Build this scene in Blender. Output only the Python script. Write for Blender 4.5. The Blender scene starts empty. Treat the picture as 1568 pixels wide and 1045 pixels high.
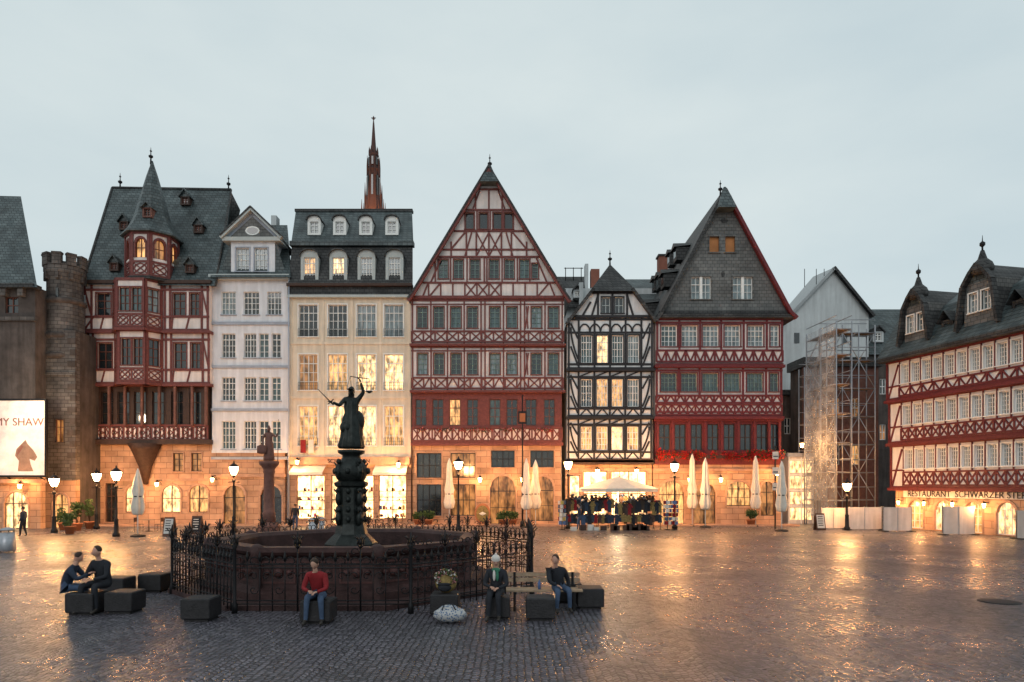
import bpy, math, random
from mathutils import Vector, Matrix
R=random.Random(7)
S=50/1045.0
D=bpy.data; C=bpy.context; scn=C.scene
pi=math.pi
# ---------------------------------------------------------------- materials
def newmat(name):
    m=D.materials.new(name); m.use_nodes=True
    nt=m.node_tree; b=nt.nodes['Principled BSDF']
    return m,nt,b
def N(nt,t,**k):
    n=nt.nodes.new(t)
    for a,v in k.items(): setattr(n,a,v)
    return n
def mat(name,col,rough=.8,var=.18,scale=1.5,bump=.15,metal=0,emit=None,es=0,spec=.3,bscale=25,stain=0,vst=1,lo=.3):
    m,nt,b=newmat(name); L=nt.links.new
    tc=N(nt,'ShaderNodeTexCoord'); no=N(nt,'ShaderNodeTexNoise'); no.inputs['Scale'].default_value=scale; no.inputs['Detail'].default_value=6 if vst==1 else 2; no.inputs['Roughness'].default_value=.65
    if vst!=1:
        mq=N(nt,'ShaderNodeMapping'); mq.inputs['Scale'].default_value=(1,1,vst); L(tc.outputs['Object'],mq.inputs['Vector']); L(mq.outputs[0],no.inputs['Vector'])
    else: L(tc.outputs['Object'],no.inputs['Vector'])
    r=N(nt,'ShaderNodeValToRGB'); e=r.color_ramp.elements
    e[0].position=.3; e[1].position=.7
    e[0].color=[c*(1-var) for c in col]+[1]; e[1].color=[min(1,c*(1+var)) for c in col]+[1]
    L(no.outputs['Fac'],r.inputs['Fac']); L(r.outputs['Color'],b.inputs['Base Color'])
    b.inputs['Roughness'].default_value=rough; b.inputs['Metallic'].default_value=metal
    b.inputs['Specular IOR Level'].default_value=spec
    if stain:
        mp=N(nt,'ShaderNodeMapping'); mp.inputs['Scale'].default_value=(2.5,2.5,.25); L(tc.outputs['Object'],mp.inputs['Vector'])
        n3=N(nt,'ShaderNodeTexNoise'); n3.inputs['Scale'].default_value=1.2; n3.inputs['Detail'].default_value=5; L(mp.outputs[0],n3.inputs['Vector'])
        r3=N(nt,'ShaderNodeValToRGB'); r3.color_ramp.elements[0].position=.42; r3.color_ramp.elements[1].position=.62
        r3.color_ramp.elements[0].color=(1-stain,1-stain,1-stain,1); r3.color_ramp.elements[1].color=(1,1,1,1)
        L(n3.outputs['Fac'],r3.inputs['Fac'])
        mx=N(nt,'ShaderNodeMixRGB',blend_type='MULTIPLY'); mx.inputs['Fac'].default_value=1
        L(r.outputs['Color'],mx.inputs[1]); L(r3.outputs['Color'],mx.inputs[2]); L(mx.outputs[0],b.inputs['Base Color'])
    if bump:
        n2=N(nt,'ShaderNodeTexNoise'); n2.inputs['Scale'].default_value=bscale; n2.inputs['Detail'].default_value=4
        L(tc.outputs['Object'],n2.inputs['Vector'])
        bp=N(nt,'ShaderNodeBump'); bp.inputs['Strength'].default_value=bump; bp.inputs['Distance'].default_value=.03
        L(n2.outputs['Fac'],bp.inputs['Height']); L(bp.outputs[0],b.inputs['Normal'])
    if emit:
        b.inputs['Emission Color'].default_value=(*emit,1)
        r2=N(nt,'ShaderNodeMapRange'); r2.inputs['From Min'].default_value=.35; r2.inputs['From Max'].default_value=.65
        r2.inputs['To Min'].default_value=es*lo; r2.inputs['To Max'].default_value=es*1.3
        L(no.outputs['Fac'],r2.inputs['Value']); L(r2.outputs[0],b.inputs['Emission Strength'])
    return m
def brickmat(name,c1,c2,mortar,bw,bh,ms,rough=.7,bump=.4,var=.5,spec=.3,offs=.5):
    m,nt,b=newmat(name); L=nt.links.new
    tc=N(nt,'ShaderNodeTexCoord'); sp=N(nt,'ShaderNodeSeparateXYZ'); L(tc.outputs['Object'],sp.inputs[0])
    ad=N(nt,'ShaderNodeMath',operation='ADD'); L(sp.outputs[0],ad.inputs[0]); L(sp.outputs[1],ad.inputs[1])
    cb=N(nt,'ShaderNodeCombineXYZ'); L(ad.outputs[0],cb.inputs[0]); L(sp.outputs[2],cb.inputs[1])
    br=N(nt,'ShaderNodeTexBrick'); br.offset=offs; L(cb.outputs[0],br.inputs['Vector'])
    br.inputs['Color1'].default_value=(*c1,1); br.inputs['Color2'].default_value=(*c2,1); br.inputs['Mortar'].default_value=(*mortar,1)
    br.inputs['Scale'].default_value=1; br.inputs['Brick Width'].default_value=bw; br.inputs['Row Height'].default_value=bh; br.inputs['Mortar Size'].default_value=ms
    no=N(nt,'ShaderNodeTexNoise'); no.inputs['Scale'].default_value=.9; no.inputs['Detail'].default_value=6; L(tc.outputs['Object'],no.inputs['Vector'])
    mr=N(nt,'ShaderNodeMapRange'); mr.inputs['From Min'].default_value=.3; mr.inputs['From Max'].default_value=.7; mr.inputs['To Min'].default_value=1-var; mr.inputs['To Max'].default_value=1+var
    L(no.outputs['Fac'],mr.inputs['Value'])
    mx=N(nt,'ShaderNodeVectorMath',operation='SCALE'); L(br.outputs['Color'],mx.inputs[0]); L(mr.outputs[0],mx.inputs['Scale'])
    L(mx.outputs[0],b.inputs['Base Color']); b.inputs['Roughness'].default_value=rough; b.inputs['Specular IOR Level'].default_value=spec
    bp=N(nt,'ShaderNodeBump'); bp.inputs['Strength'].default_value=bump; bp.inputs['Distance'].default_value=.03
    L(br.outputs['Fac'],bp.inputs['Height']); bp.invert=True; L(bp.outputs[0],b.inputs['Normal'])
    return m
M={}
M['white']=mat('white_stucco',(.74,.735,.76),stain=.16,var=.07)
M['cream']=mat('cream_stucco',(.76,.64,.5),stain=.16,var=.08)
M['infill']=mat('infill_plaster',(.78,.69,.65),stain=.18,var=.09)
M['infill2']=mat('infill_plaster_cool',(.76,.74,.73),stain=.16,var=.08)
M['red']=mat('red_timber',(.15,.043,.038),.6,.35,6)
M['red2']=mat('oxblood_timber',(.13,.022,.026),.6,.35,6)
M['blk']=mat('black_timber',(.02,.02,.024),.6,.3,6)
M['brown']=mat('brown_timber',(.05,.027,.02),.6,.35,5)
M['sand']=brickmat('sandstone_blocks',(.38,.22,.14),(.5,.31,.2),(.22,.13,.085),.9,.42,.018,.85,.6,.3)
M['sandp']=mat('sandstone_trim',(.42,.25,.17),.85,.25,3)
M['slate']=brickmat('slate_roof',(.04,.056,.06),(.085,.105,.108),(.015,.02,.022),.36,.24,.018,.5,.9,.4,.4)
M['slateb']=brickmat('slate_brown_roof',(.034,.035,.036),(.062,.062,.062),(.012,.012,.013),.34,.24,.018,.6,.9,.4)
M['slateg']=brickmat('slate_gable',(.11,.112,.11),(.16,.16,.155),(.06,.06,.06),.34,.24,.015,.6,.7,.25)
M['stone']=brickmat('tower_stone',(.085,.074,.07),(.13,.115,.106),(.04,.036,.034),.5,.26,.016,.9,.7,.45)
M['stoned']=mat('dark_plaster',(.1,.08,.072),.9,.35,1,stain=.3)
M['grey']=mat('grey_stucco',(.54,.57,.58),.9,.1,.6,stain=.15)
M['metalroof']=mat('zinc_roof',(.3,.32,.33),.5,.12,.8)
M['trim']=mat('grey_trim',(.34,.37,.43),.8)
M['fwhite']=mat('white_frame',(.78,.77,.74),.5,.06,4,0)
M['fgreen']=mat('green_frame',(.16,.23,.21),.5,.1,4,0)
M['fgrey']=mat('sash_frame',(.42,.45,.44),.5,.1,4,0)
M['fbrown']=mat('brown_frame',(.13,.045,.03),.5,.2,4,0)
M['gd']=mat('glass_dark',(.016,.022,.026),.06,.7,1.2,.03,spec=.9,bscale=3)
M['gb']=mat('glass_curtain',(.16,.2,.21),.12,.7,5,.02,spec=.8,vst=.2,bscale=3)
M['gt']=mat('glass_teal',(.04,.075,.08),.07,.7,4,.03,spec=.9,vst=.3,bscale=3)
M['gl']=mat('glass_lit',(.3,.2,.1),.12,.3,4.5,0,emit=(1,.5,.17),es=1.0,vst=.3,lo=.1,spec=.6)
M['gl2']=mat('glass_lit_bright',(.3,.2,.1),.12,.3,3.6,0,emit=(1,.62,.28),es=2.0,vst=.4,lo=.12,spec=.6)
M['shop']=mat('shop_interior_lit',(.4,.3,.2),.3,.5,2.2,0,emit=(1,.6,.27),es=4.0,vst=.7,lo=.2)
M['gdim']=mat('glass_dim_lit',(.12,.07,.035),.12,.3,2.5,0,emit=(1,.42,.12),es=.4,vst=.4,lo=.1,spec=.7)
M['iron']=mat('wrought_iron',(.013,.013,.015),.5,.3,8,.1,metal=.3)
M['bronze']=mat('bronze_patina',(.02,.024,.023),.42,.5,6,.3,metal=.5,bscale=18)
M['basin']=mat('dark_red_sandstone',(.05,.025,.024),.65,.5,2.5,.5)
M['basinp']=mat('dark_red_sandstone_relief',(.075,.032,.03),.65,.5,3,.4)
M['redstone']=mat('red_sandstone',(.16,.075,.06),.8,.3,3,.3)
M['block']=mat('basalt_block',(.02,.019,.021),.55,.35,6,.4)
M['water']=mat('water',(.01,.014,.014),.06,.2,3,.08,spec=.5,bscale=4)
M['wood']=mat('bench_wood',(.3,.22,.15),.6,.3,6,.2)
M['canvas']=mat('parasol_canvas',(.66,.6,.52),.9,.1,3,.1)
M['steel']=mat('galvanised_steel',(.36,.37,.4),.4,.15,6,0,metal=.6)
M['plank']=mat('scaffold_plank',(.25,.17,.1),.8)
M['hoard']=mat('hoarding_panel',(.66,.6,.56),.7,.12,1,0,stain=.2)
M['pot']=mat('terracotta',(.35,.13,.06),.8)
M['leaf']=mat('leaves',(.035,.07,.02),.6,.5,9,0)
M['petal']=mat('red_geraniums',(.45,.012,.01),.6,.4,9,0)
M['petalw']=mat('pink_flowers',(.5,.2,.22),.6,.3,9,0)
M['bulb']=mat('lamp_glass_lit',(1,.8,.5),.3,0,1,0,emit=(1,.56,.2),es=70)
M['bulbs']=mat('small_bulb_lit',(1,.8,.5),.3,0,1,0,emit=(1,.56,.2),es=40)
M['poster']=mat('poster_lit',(.8,.72,.66),.6,.12,.6,0,emit=(1,.74,.55),es=.5)
M['ptext']=mat('poster_ink',(.35,.14,.1),.6)
M['skin']=mat('skin',(.45,.26,.19),.55,.06,6,0)
M['denim']=mat('denim',(.05,.08,.14),.85,.25,10)
M['dark']=mat('dark_cloth',(.018,.02,.026),.85,.25,8)
M['navy']=mat('navy_cloth',(.025,.037,.06),.85,.25,8)
M['redc']=mat('red_cloth',(.2,.012,.016),.8,.25,8)
M['greenc']=mat('green_scarf',(.04,.16,.1),.85,.2,8)
M['whitec']=mat('white_cloth',(.55,.53,.5),.85,.1,8)
M['hairb']=mat('brown_hair',(.03,.018,.012),.6,.3,20)
M['hairy']=mat('blond_hair',(.42,.3,.16),.6,.3,20)
M['shoe']=mat('shoe_leather',(.03,.025,.022),.5)
M['orange']=mat('orange_shutter',(.42,.17,.06),.7)
M['copper']=mat('door_wood',(.08,.035,.02),.5,.3,4)
M['pblue']=mat('blue_print',(.08,.14,.3),.7)
M['pyel']=mat('yellow_print',(.5,.36,.1),.7)
M['ochre']=mat('ochre_cloth',(.2,.14,.05),.8,.5,9)
M['ppink']=mat('pink_print',(.35,.06,.12),.7)
M['cbrick']=mat('chimney_brick',(.25,.1,.07),.9)
M['gothic']=mat('gothic_stone',(.07,.04,.037),.85,.35,.3,.2)
m,nt,b=newmat('patterned_bag'); M['bag']=m
vo=N(nt,'ShaderNodeTexVoronoi'); vo.inputs['Scale'].default_value=24; tc=N(nt,'ShaderNodeTexCoord'); nt.links.new(tc.outputs['Object'],vo.inputs['Vector'])
rp=N(nt,'ShaderNodeValToRGB'); rp.color_ramp.interpolation='CONSTANT'; rp.color_ramp.elements[0].color=(.07,.12,.22,1); rp.color_ramp.elements[1].position=.42; rp.color_ramp.elements[1].color=(.4,.4,.4,1)
nt.links.new(vo.outputs['Distance'],rp.inputs['Fac']); nt.links.new(rp.outputs[0],b.inputs['Base Color'])
m,nt,b=newmat('scaffold_net'); M['net']=m
b.inputs['Base Color'].default_value=(.6,.63,.66,1); b.inputs['Roughness'].default_value=.9
tr=N(nt,'ShaderNodeBsdfTransparent'); mx=N(nt,'ShaderNodeMixShader'); no=N(nt,'ShaderNodeTexNoise'); no.inputs['Scale'].default_value=1.5
tc=N(nt,'ShaderNodeTexCoord'); nt.links.new(tc.outputs['Object'],no.inputs['Vector'])
mr=N(nt,'ShaderNodeMapRange'); mr.inputs['From Min'].default_value=.3; mr.inputs['From Max'].default_value=.7; mr.inputs['To Min'].default_value=.12; mr.inputs['To Max'].default_value=.42; nt.links.new(no.outputs['Fac'],mr.inputs['Value'])
nt.links.new(mr.outputs[0],mx.inputs[0]); nt.links.new(tr.outputs[0],mx.inputs[1]); nt.links.new(b.outputs[0],mx.inputs[2])
nt.links.new(mx.outputs[0],nt.nodes['Material Output'].inputs[0])
# cobbles
m,nt,b=newmat('cobblestones'); M['cobble']=m; L=nt.links.new
tc=N(nt,'ShaderNodeTexCoord'); sp=N(nt,'ShaderNodeSeparateXYZ'); L(tc.outputs['Object'],sp.inputs[0])
def mth(op,a,b_=None):
    n=N(nt,'ShaderNodeMath',operation=op)
    for i,x in enumerate((a,b_)):
        if x is None: continue
        if isinstance(x,(int,float)): n.inputs[i].default_value=x
        else: L(x,n.inputs[i])
    return n.outputs[0]
arc=mth('MULTIPLY',mth('ABSOLUTE',mth('SINE',mth('MULTIPLY',sp.outputs[0],1.9))),.55)
y2=mth('ADD',sp.outputs[1],arc)
cb=N(nt,'ShaderNodeCombineXYZ'); L(sp.outputs[0],cb.inputs[0]); L(y2,cb.inputs[1])
vo=N(nt,'ShaderNodeTexVoronoi',feature='DISTANCE_TO_EDGE'); vo.inputs['Scale'].default_value=8.2; vo.inputs['Randomness'].default_value=.42; L(cb.outputs[0],vo.inputs['Vector'])
vc=N(nt,'ShaderNodeTexVoronoi'); vc.inputs['Scale'].default_value=8.2; vc.inputs['Randomness'].default_value=.42; L(cb.outputs[0],vc.inputs['Vector'])
r1=N(nt,'ShaderNodeValToRGB'); r1.color_ramp.elements[0].position=.03; r1.color_ramp.elements[1].position=.2; r1.color_ramp.interpolation='EASE'; L(vo.outputs['Distance'],r1.inputs['Fac'])
sc=N(nt,'ShaderNodeSeparateColor'); L(vc.outputs['Color'],sc.inputs[0])
r2=N(nt,'ShaderNodeValToRGB'); r2.color_ramp.elements[0].color=(.055,.053,.07,1); r2.color_ramp.elements[1].color=(.165,.152,.182,1); L(sc.outputs[0],r2.inputs['Fac'])
big=N(nt,'ShaderNodeTexNoise'); big.inputs['Scale'].default_value=.22; big.inputs['Detail'].default_value=7; big.inputs['Roughness'].default_value=.6; L(tc.outputs['Object'],big.inputs['Vector'])
mrb=N(nt,'ShaderNodeMapRange'); mrb.inputs['From Min'].default_value=.35; mrb.inputs['From Max'].default_value=.65; mrb.inputs['To Min'].default_value=.6; mrb.inputs['To Max'].default_value=1.3; L(big.outputs['Fac'],mrb.inputs['Value'])
mm=N(nt,'ShaderNodeMixRGB'); mm.inputs[1].default_value=(.02,.019,.022,1); L(r1.outputs[0],mm.inputs[0]); L(r2.outputs[0],mm.inputs[2])
vs=N(nt,'ShaderNodeVectorMath',operation='SCALE'); L(mm.outputs[0],vs.inputs[0]); L(mrb.outputs[0],vs.inputs['Scale']); L(vs.outputs[0],b.inputs['Base Color'])
rg=mth('MULTIPLY',sc.outputs[2],.14)
mrr=N(nt,'ShaderNodeMapRange'); mrr.inputs['From Min'].default_value=.35; mrr.inputs['From Max'].default_value=.65; mrr.inputs['To Min'].default_value=.34; mrr.inputs['To Max'].default_value=.17; L(big.outputs['Fac'],mrr.inputs['Value']); L(mth('ADD',mrr.outputs[0],rg),b.inputs['Roughness'])
fine=N(nt,'ShaderNodeTexNoise'); fine.inputs['Scale'].default_value=30; L(tc.outputs['Object'],fine.inputs['Vector'])
hh=mth('ADD',mth('ADD',r1.outputs[0],mth('MULTIPLY',sc.outputs[1],.6)),mth('MULTIPLY',fine.outputs['Fac'],.4))
bp=N(nt,'ShaderNodeBump'); bp.inputs['Strength'].default_value=.85; bp.inputs['Distance'].default_value=.017; L(hh,bp.inputs['Height']); L(bp.outputs[0],b.inputs['Normal'])
b.inputs['Specular IOR Level'].default_value=.65
# ---------------------------------------------------------------- builder
BOXF=[(0,1,3,2),(4,6,7,5),(0,4,5,1),(2,3,7,6),(0,2,6,4),(1,5,7,3)]
ALL=[]
class Obj:
    def __init__(s,name): s.name=name; s.parts={}; s.M=None; s.extra=[]; ALL.append(s)
    def add(s,part,mt,pts,faces,smooth=False):
        p=s.parts.setdefault(part,dict(v=[],f=[],mi=[],mats=[],sm=[]))
        if mt not in p['mats']: p['mats'].append(mt)
        k=p['mats'].index(mt); b=len(p['v'])
        for q in pts:
            q=Vector(q)
            if s.M is not None: q=s.M@q
            p['v'].append(q)
        for f in faces: p['f'].append([i+b for i in f]); p['mi'].append(k); p['sm'].append(smooth)
    def poly(s,part,mt,pts): s.add(part,mt,pts,[tuple(range(len(pts)))])
    def box(s,part,mt,x0,x1,y0,y1,z0,z1,bev=0):
        if bev:
            bx=bev
            prof=[(bx,z0),(0,z0+bx),(0,z1-bx),(bx,z1)]
            pts=[];fs=[]
            for ins,z in prof:
                a,b_,c,d=x0+ins,x1-ins,y0+ins,y1-ins
                e=bx*.6 if ins==0 else bx*.3
                pts+=[(a+e,c,z),(b_-e,c,z),(b_,c+e,z),(b_,d-e,z),(b_-e,d,z),(a+e,d,z),(a,d-e,z),(a,c+e,z)]
            for i in range(3):
                for j in range(8): fs.append((i*8+j,i*8+(j+1)%8,(i+1)*8+(j+1)%8,(i+1)*8+j))
            fs+=[tuple(range(7,-1,-1)),tuple(range(24,32))]
            s.add(part,mt,pts,fs); return
        s.add(part,mt,[(x,y,z) for z in(z0,z1) for y in(y0,y1) for x in(x0,x1)],BOXF)
    def lathe(s,part,mt,cx,cy,prof,n=12,folds=0,fa=0,rot=0,smooth=True,sx=1,sy=1):
        pts=[];fs=[]
        for r,z in prof:
            for j in range(n):
                a=rot+2*pi*j/n; rr=r*(1+(fa*math.cos(folds*a) if folds else 0))
                pts.append((cx+rr*math.cos(a)*sx,cy+rr*math.sin(a)*sy,z))
        for i in range(len(prof)-1):
            for j in range(n): fs.append((i*n+j,i*n+(j+1)%n,(i+1)*n+(j+1)%n,(i+1)*n+j))
        fs.append(tuple(range(n-1,-1,-1))); k=(len(prof)-1)*n; fs.append(tuple(range(k,k+n)))
        s.add(part,mt,pts,fs,smooth)
    def tube(s,part,mt,p0,p1,r0,r1=None,n=6,smooth=True):
        r1=r0 if r1 is None else r1
        p0=Vector(p0);p1=Vector(p1); d=(p1-p0)
        if d.length<1e-6: return
        d.normalize(); a=d.orthogonal().normalized(); b=d.cross(a)
        pts=[p+ (a*math.cos(2*pi*j/n)+b*math.sin(2*pi*j/n))*r for p,r in((p0,r0),(p1,r1)) for j in range(n)]
        fs=[(j,(j+1)%n,n+(j+1)%n,n+j) for j in range(n)]+[tuple(range(n-1,-1,-1)),tuple(range(n,2*n))]
        s.add(part,mt,pts,fs,smooth)
    def path(s,part,mt,pts,r,n=4):
        for a,b in zip(pts,pts[1:]): s.tube(part,mt,a,b,r,r,n)
    def ell(s,part,mt,c,r,n=12,m_=8,rot=None,fn=None):
        pts=[];fs=[]
        for i in range(m_+1):
            t=pi*i/m_
            for j in range(n):
                a=2*pi*j/n; q=Vector((r[0]*math.sin(t)*math.cos(a),r[1]*math.sin(t)*math.sin(a),r[2]*math.cos(t)))
                if fn: q=fn(q)
                if rot: q=rot@q
                pts.append(q+Vector(c))
        for i in range(m_):
            for j in range(n): fs.append((i*n+j,(i+1)*n+j,(i+1)*n+(j+1)%n,i*n+(j+1)%n))
        s.add(part,mt,pts,fs,True)
    def leaves(s,part,mts,c,e,n,sz):
        for i in range(n):
            while 1:
                q=Vector((R.uniform(-1,1),R.uniform(-1,1),R.uniform(-1,1)))
                if q.length<1: break
            q=Vector((c[0]+q.x*e[0],c[1]+q.y*e[1],c[2]+q.z*e[2]))
            a=Vector((R.gauss(0,1),R.gauss(0,1),R.gauss(0,1))).normalized(); b=a.orthogonal().normalized()
            k=sz*R.uniform(.6,1.3)
            s.add(part,R.choice(mts),[q-a*k,q+b*k*.6,q+a*k,q-b*k*.6],[(0,1,2,3)])
    def text(s,body,loc,size,mt,rz=0,al='LEFT'):
        cu=D.curves.new('lettering','FONT'); cu.body=body; cu.size=size; cu.extrude=.01; cu.align_x=al; cu.materials.append(M[mt])
        ob=D.objects.new('lettering',cu); scn.collection.objects.link(ob); ob.location=loc; ob.rotation_euler=(pi/2,0,rz); s.extra.append(ob)
    def finish(s):
        vs=[v for p in s.parts.values() for v in p['v']]
        if not vs: return
        x=(min(v.x for v in vs)+max(v.x for v in vs))/2; y=(min(v.y for v in vs)+max(v.y for v in vs))/2; z=min(v.z for v in vs)
        e=D.objects.new(s.name,None); e.location=(x,y,z); e.empty_display_size=.3; scn.collection.objects.link(e)
        inv=Matrix.Translation((-x,-y,-z))
        for pn,p in s.parts.items():
            me=D.meshes.new(pn); me.from_pydata([tuple(v) for v in p['v']],[],p['f'])
            for mt in p['mats']: me.materials.append(M[mt])
            me.polygons.foreach_set('material_index',p['mi']); me.polygons.foreach_set('use_smooth',p['sm']); me.update()
            ob=D.objects.new(pn,me); scn.collection.objects.link(ob); ob.parent=e; ob.matrix_parent_inverse=inv
        for ob in s.extra: ob.parent=e; ob.matrix_parent_inverse=inv
def W(u,v,d): return Vector(((u-784)*d/1045,d,3+(742-v)*d/1045))
def gd(v): return 3*1045/(v-742)
def wf(x0,y0,x1,y1,uoff=0):
    d=Vector((x1-x0,y1-y0,0)).normalized(); n=Vector((d.y,-d.x,0)); o=Vector((x0,y0,0))
    def fn(u,v,w):
        p=o+d*((u-uoff)*S)+n*w; p.z=3+(742-v)*S; return p
    return fn
ROW=wf(0,50,1,50,784)
def plane(dist):
    k=dist/1045; return lambda u,v,w: Vector(((u-784)*k,dist-w,3+(742-v)*k))
class F:
    def __init__(s,o,fn,off=0): s.o=o; s.fn=fn; s.off=off; s.j=0
    def m(s,u,v,w): return s.fn(u,v,w+s.off)
    def box(s,part,mt,u0,u1,v0,v1,w0,w1):
        s.o.add(part,mt,[s.m(u,v,w) for w in(w0,w1) for v in(v0,v1) for u in(u0,u1)],BOXF)
    def poly(s,part,mt,uv,w=0): s.o.poly(part,mt,[s.m(u,v,w) for u,v in uv])
    def beam(s,mt,u0,v0,u1,v1,wd=3,w1=.05,part='timbers',w0=-.03):
        s.j+=1; w1=w1+(s.j%9)*.003
        dx,dy=u1-u0,v1-v0; l=math.hypot(dx,dy)
        if l<.01: return
        px,py=-dy/l*wd/2,dx/l*wd/2
        s.o.add(part,mt,[s.m(a+px*q,b+py*q,w) for w in(w0,w1) for q in(-1,1) for a,b in((u0,v0),(u1,v1))],BOXF)
    def extr(s,part,mt,prof,w0,w1):
        for (a,b),(c,d) in zip(prof,prof[1:]):
            s.o.poly(part,mt,[s.m(a,b,w0),s.m(c,d,w0),s.m(c,d,w1),s.m(a,b,w1)])
    def window(s,w,rev,dp=.17):
        u0,u1,v0,v1,gl,fr,nx,ny,sur=w[:9]; arch=len(w)>9 and w[9]
        m=s.m; o=s.o; dj=R.uniform(-.006,.006)
        o.poly('window_glass',gl,[m(u0,v0,-dp+dj),m(u1,v0,-dp-dj),m(u1,v1,-dp-dj),m(u0,v1,-dp+dj)])
        for a,b,c,d in((u0,v0,u1,v0),(u1,v0,u1,v1),(u1,v1,u0,v1),(u0,v1,u0,v0)):
            o.poly('walls',rev,[m(a,b,0),m(c,d,0),m(c,d,-dp-.01),m(a,b,-dp-.01)])
        if fr:
            t=1.1
            for q in((u0,u0+t,v0,v1),(u1-t,u1,v0,v1)): s.box('window_frames',fr,*q,-dp-.008,-dp+.07)
            for q in((u0+t,u1-t,v0,v0+t),(u0+t,u1-t,v1-t,v1)): s.box('window_frames',fr,*q,-dp-.008,-dp+.066)
            for i in range(1,nx):
                x=u0+(u1-u0)*i/nx; h=.6 if (nx==2 or i*2==nx) else .34; s.box('window_frames',fr,x-h,x+h,v0+t,v1-t,-dp-.008,-dp+.06)
            for i in range(1,ny):
                y=v0+(v1-v0)*i/ny; h=.55 if i==1 else .32; s.box('window_frames',fr,u0+t,u1-t,y-h,y+h,-dp-.008,-dp+.052)
        if arch:
            uc=(u0+u1)/2; r=(u1-u0)/2; rv=min(r,arch if arch>1 else r); n=8
            arc=[(uc-r*math.cos(pi*i/n),v0+rv-rv*math.sin(pi*i/n)) for i in range(n+1)]
            for i in range(n):
                cor=(u0,v0) if i<n/2 else (u1,v0)
                s.poly('walls',rev,[cor,arc[i],arc[i+1]],.001)
            if sur:
                for i in range(n):
                    a,b=arc[i],arc[i+1]; s.beam(sur,a[0],a[1],b[0],b[1],3.4,.05,'trim',-.16)
                s.box('trim',sur,u0-1.7,u0+.6,v0+rv,v1,-.1,.053); s.box('trim',sur,u1-.6,u1+1.7,v0+rv,v1,-.1,.053)
        elif sur:
            t=1.6
            s.box('trim',sur,u0-t,u0,v0,v1,-.02,.05); s.box('trim',sur,u1,u1+t,v0,v1,-.02,.05)
            s.box('trim',sur,u0-t,u1+t,v0-t,v0,-.02,.06); s.box('trim',sur,u0-t-.5,u1+t+.5,v1,v1+1.2,-.02,.11)
    def wall(s,mt,u0,u1,v0,v1,wins=(),off=None,back=.5,rev=None):
        if off is not None: s.off=off
        Lf=u0 if callable(u0) else (lambda v:u0); Rf=u1 if callable(u1) else (lambda v:u1)
        vs=sorted({v0,v1,*[w[2] for w in wins],*[w[3] for w in wins]}); vs=[v for v in vs if v0<=v<=v1]
        for a,b in zip(vs,vs[1:]):
            hs=sorted([w for w in wins if w[2]<=a+.01 and w[3]>=b-.01])
            la,lb=Lf(a),Lf(b)
            for h in hs:
                s.poly('walls',mt,[(la,a),(h[0],a),(h[0],b),(lb,b)]); la=lb=h[1]
            s.poly('walls',mt,[(la,a),(Rf(a),a),(Rf(b),b),(lb,b)])
        for w in wins: s.window(w,rev or mt)
        for f in (Lf,Rf):
            s.o.poly('walls',mt,[s.m(f(v0),v0,0),s.m(f(v1),v1,0),s.m(f(v1),v1,-back),s.m(f(v0),v0,-back)])
        s.o.poly('walls',mt,[s.m(Lf(v1),v1,0),s.m(Rf(v1),v1,0),s.m(Rf(v1),v1,-back),s.m(Lf(v1),v1,-back)])
    def xband(s,mt,u0,u1,v0,v1,n,st='X',wd=2.2,rail=3):
        s.beam(mt,u0,v0,u1,v0,rail,.07); s.beam(mt,u0,v1,u1,v1,rail,.09)
        for i in range(n+1):
            x=u0+(u1-u0)*i/n; s.beam(mt,x,v0,x,v1,wd+.4,.055)
        for i in range(n):
            a=u0+(u1-u0)*i/n; b=u0+(u1-u0)*(i+1)/n; c=(a+b)/2; mv=(v0+v1)/2
            if st=='X' or (st=='M' and i%2==0): s.beam(mt,a,v0,b,v1,wd); s.beam(mt,a,v1,b,v0,wd)
            elif st=='V': s.beam(mt,a,v0,c,v1,wd); s.beam(mt,c,v1,b,v0,wd)
            elif st=='A' or st=='M': s.beam(mt,a,v1,c,v0,wd); s.beam(mt,c,v0,b,v1,wd)
            elif st=='O':
                pts=[(c+(b-a)*.36*math.cos(t*pi/4),mv+(v1-v0)*.36*math.sin(t*pi/4)) for t in range(9)]
                for p,q in zip(pts,pts[1:]): s.beam(mt,*p,*q,wd*.8)
                s.beam(mt,a,v0,b,v1,wd*.8); s.beam(mt,a,v1,b,v0,wd*.8)
    def finial(s,u,v0,v1,mt='iron'):
        a=s.m(u,v1,0); b=s.m(u,v0,0); k=(b.z-a.z)
        s.o.lathe('finial',mt,a.x,a.y,[(.07,a.z-.1),(.05,a.z+k*.3),(.16,a.z+k*.38),(.16,a.z+k*.46),(.04,a.z+k*.52),(.03,a.z+k*.7),(.09,a.z+k*.76),(.03,a.z+k*.82),(.01,b.z)],8)
def WR(cs,w,v0,v1,fr,nx,ny,gl=('gd','gd','gt','gb'),sur=None,arch=0):
    r=[]
    for i,c in enumerate(cs):
        g=gl[i] if (isinstance(gl,list) and i<len(gl)) else R.choice(gl)
        r.append((c-w/2,c+w/2,v0,v1,g,fr,nx,ny,sur)+((arch,) if arch else ()))
    return r
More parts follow.
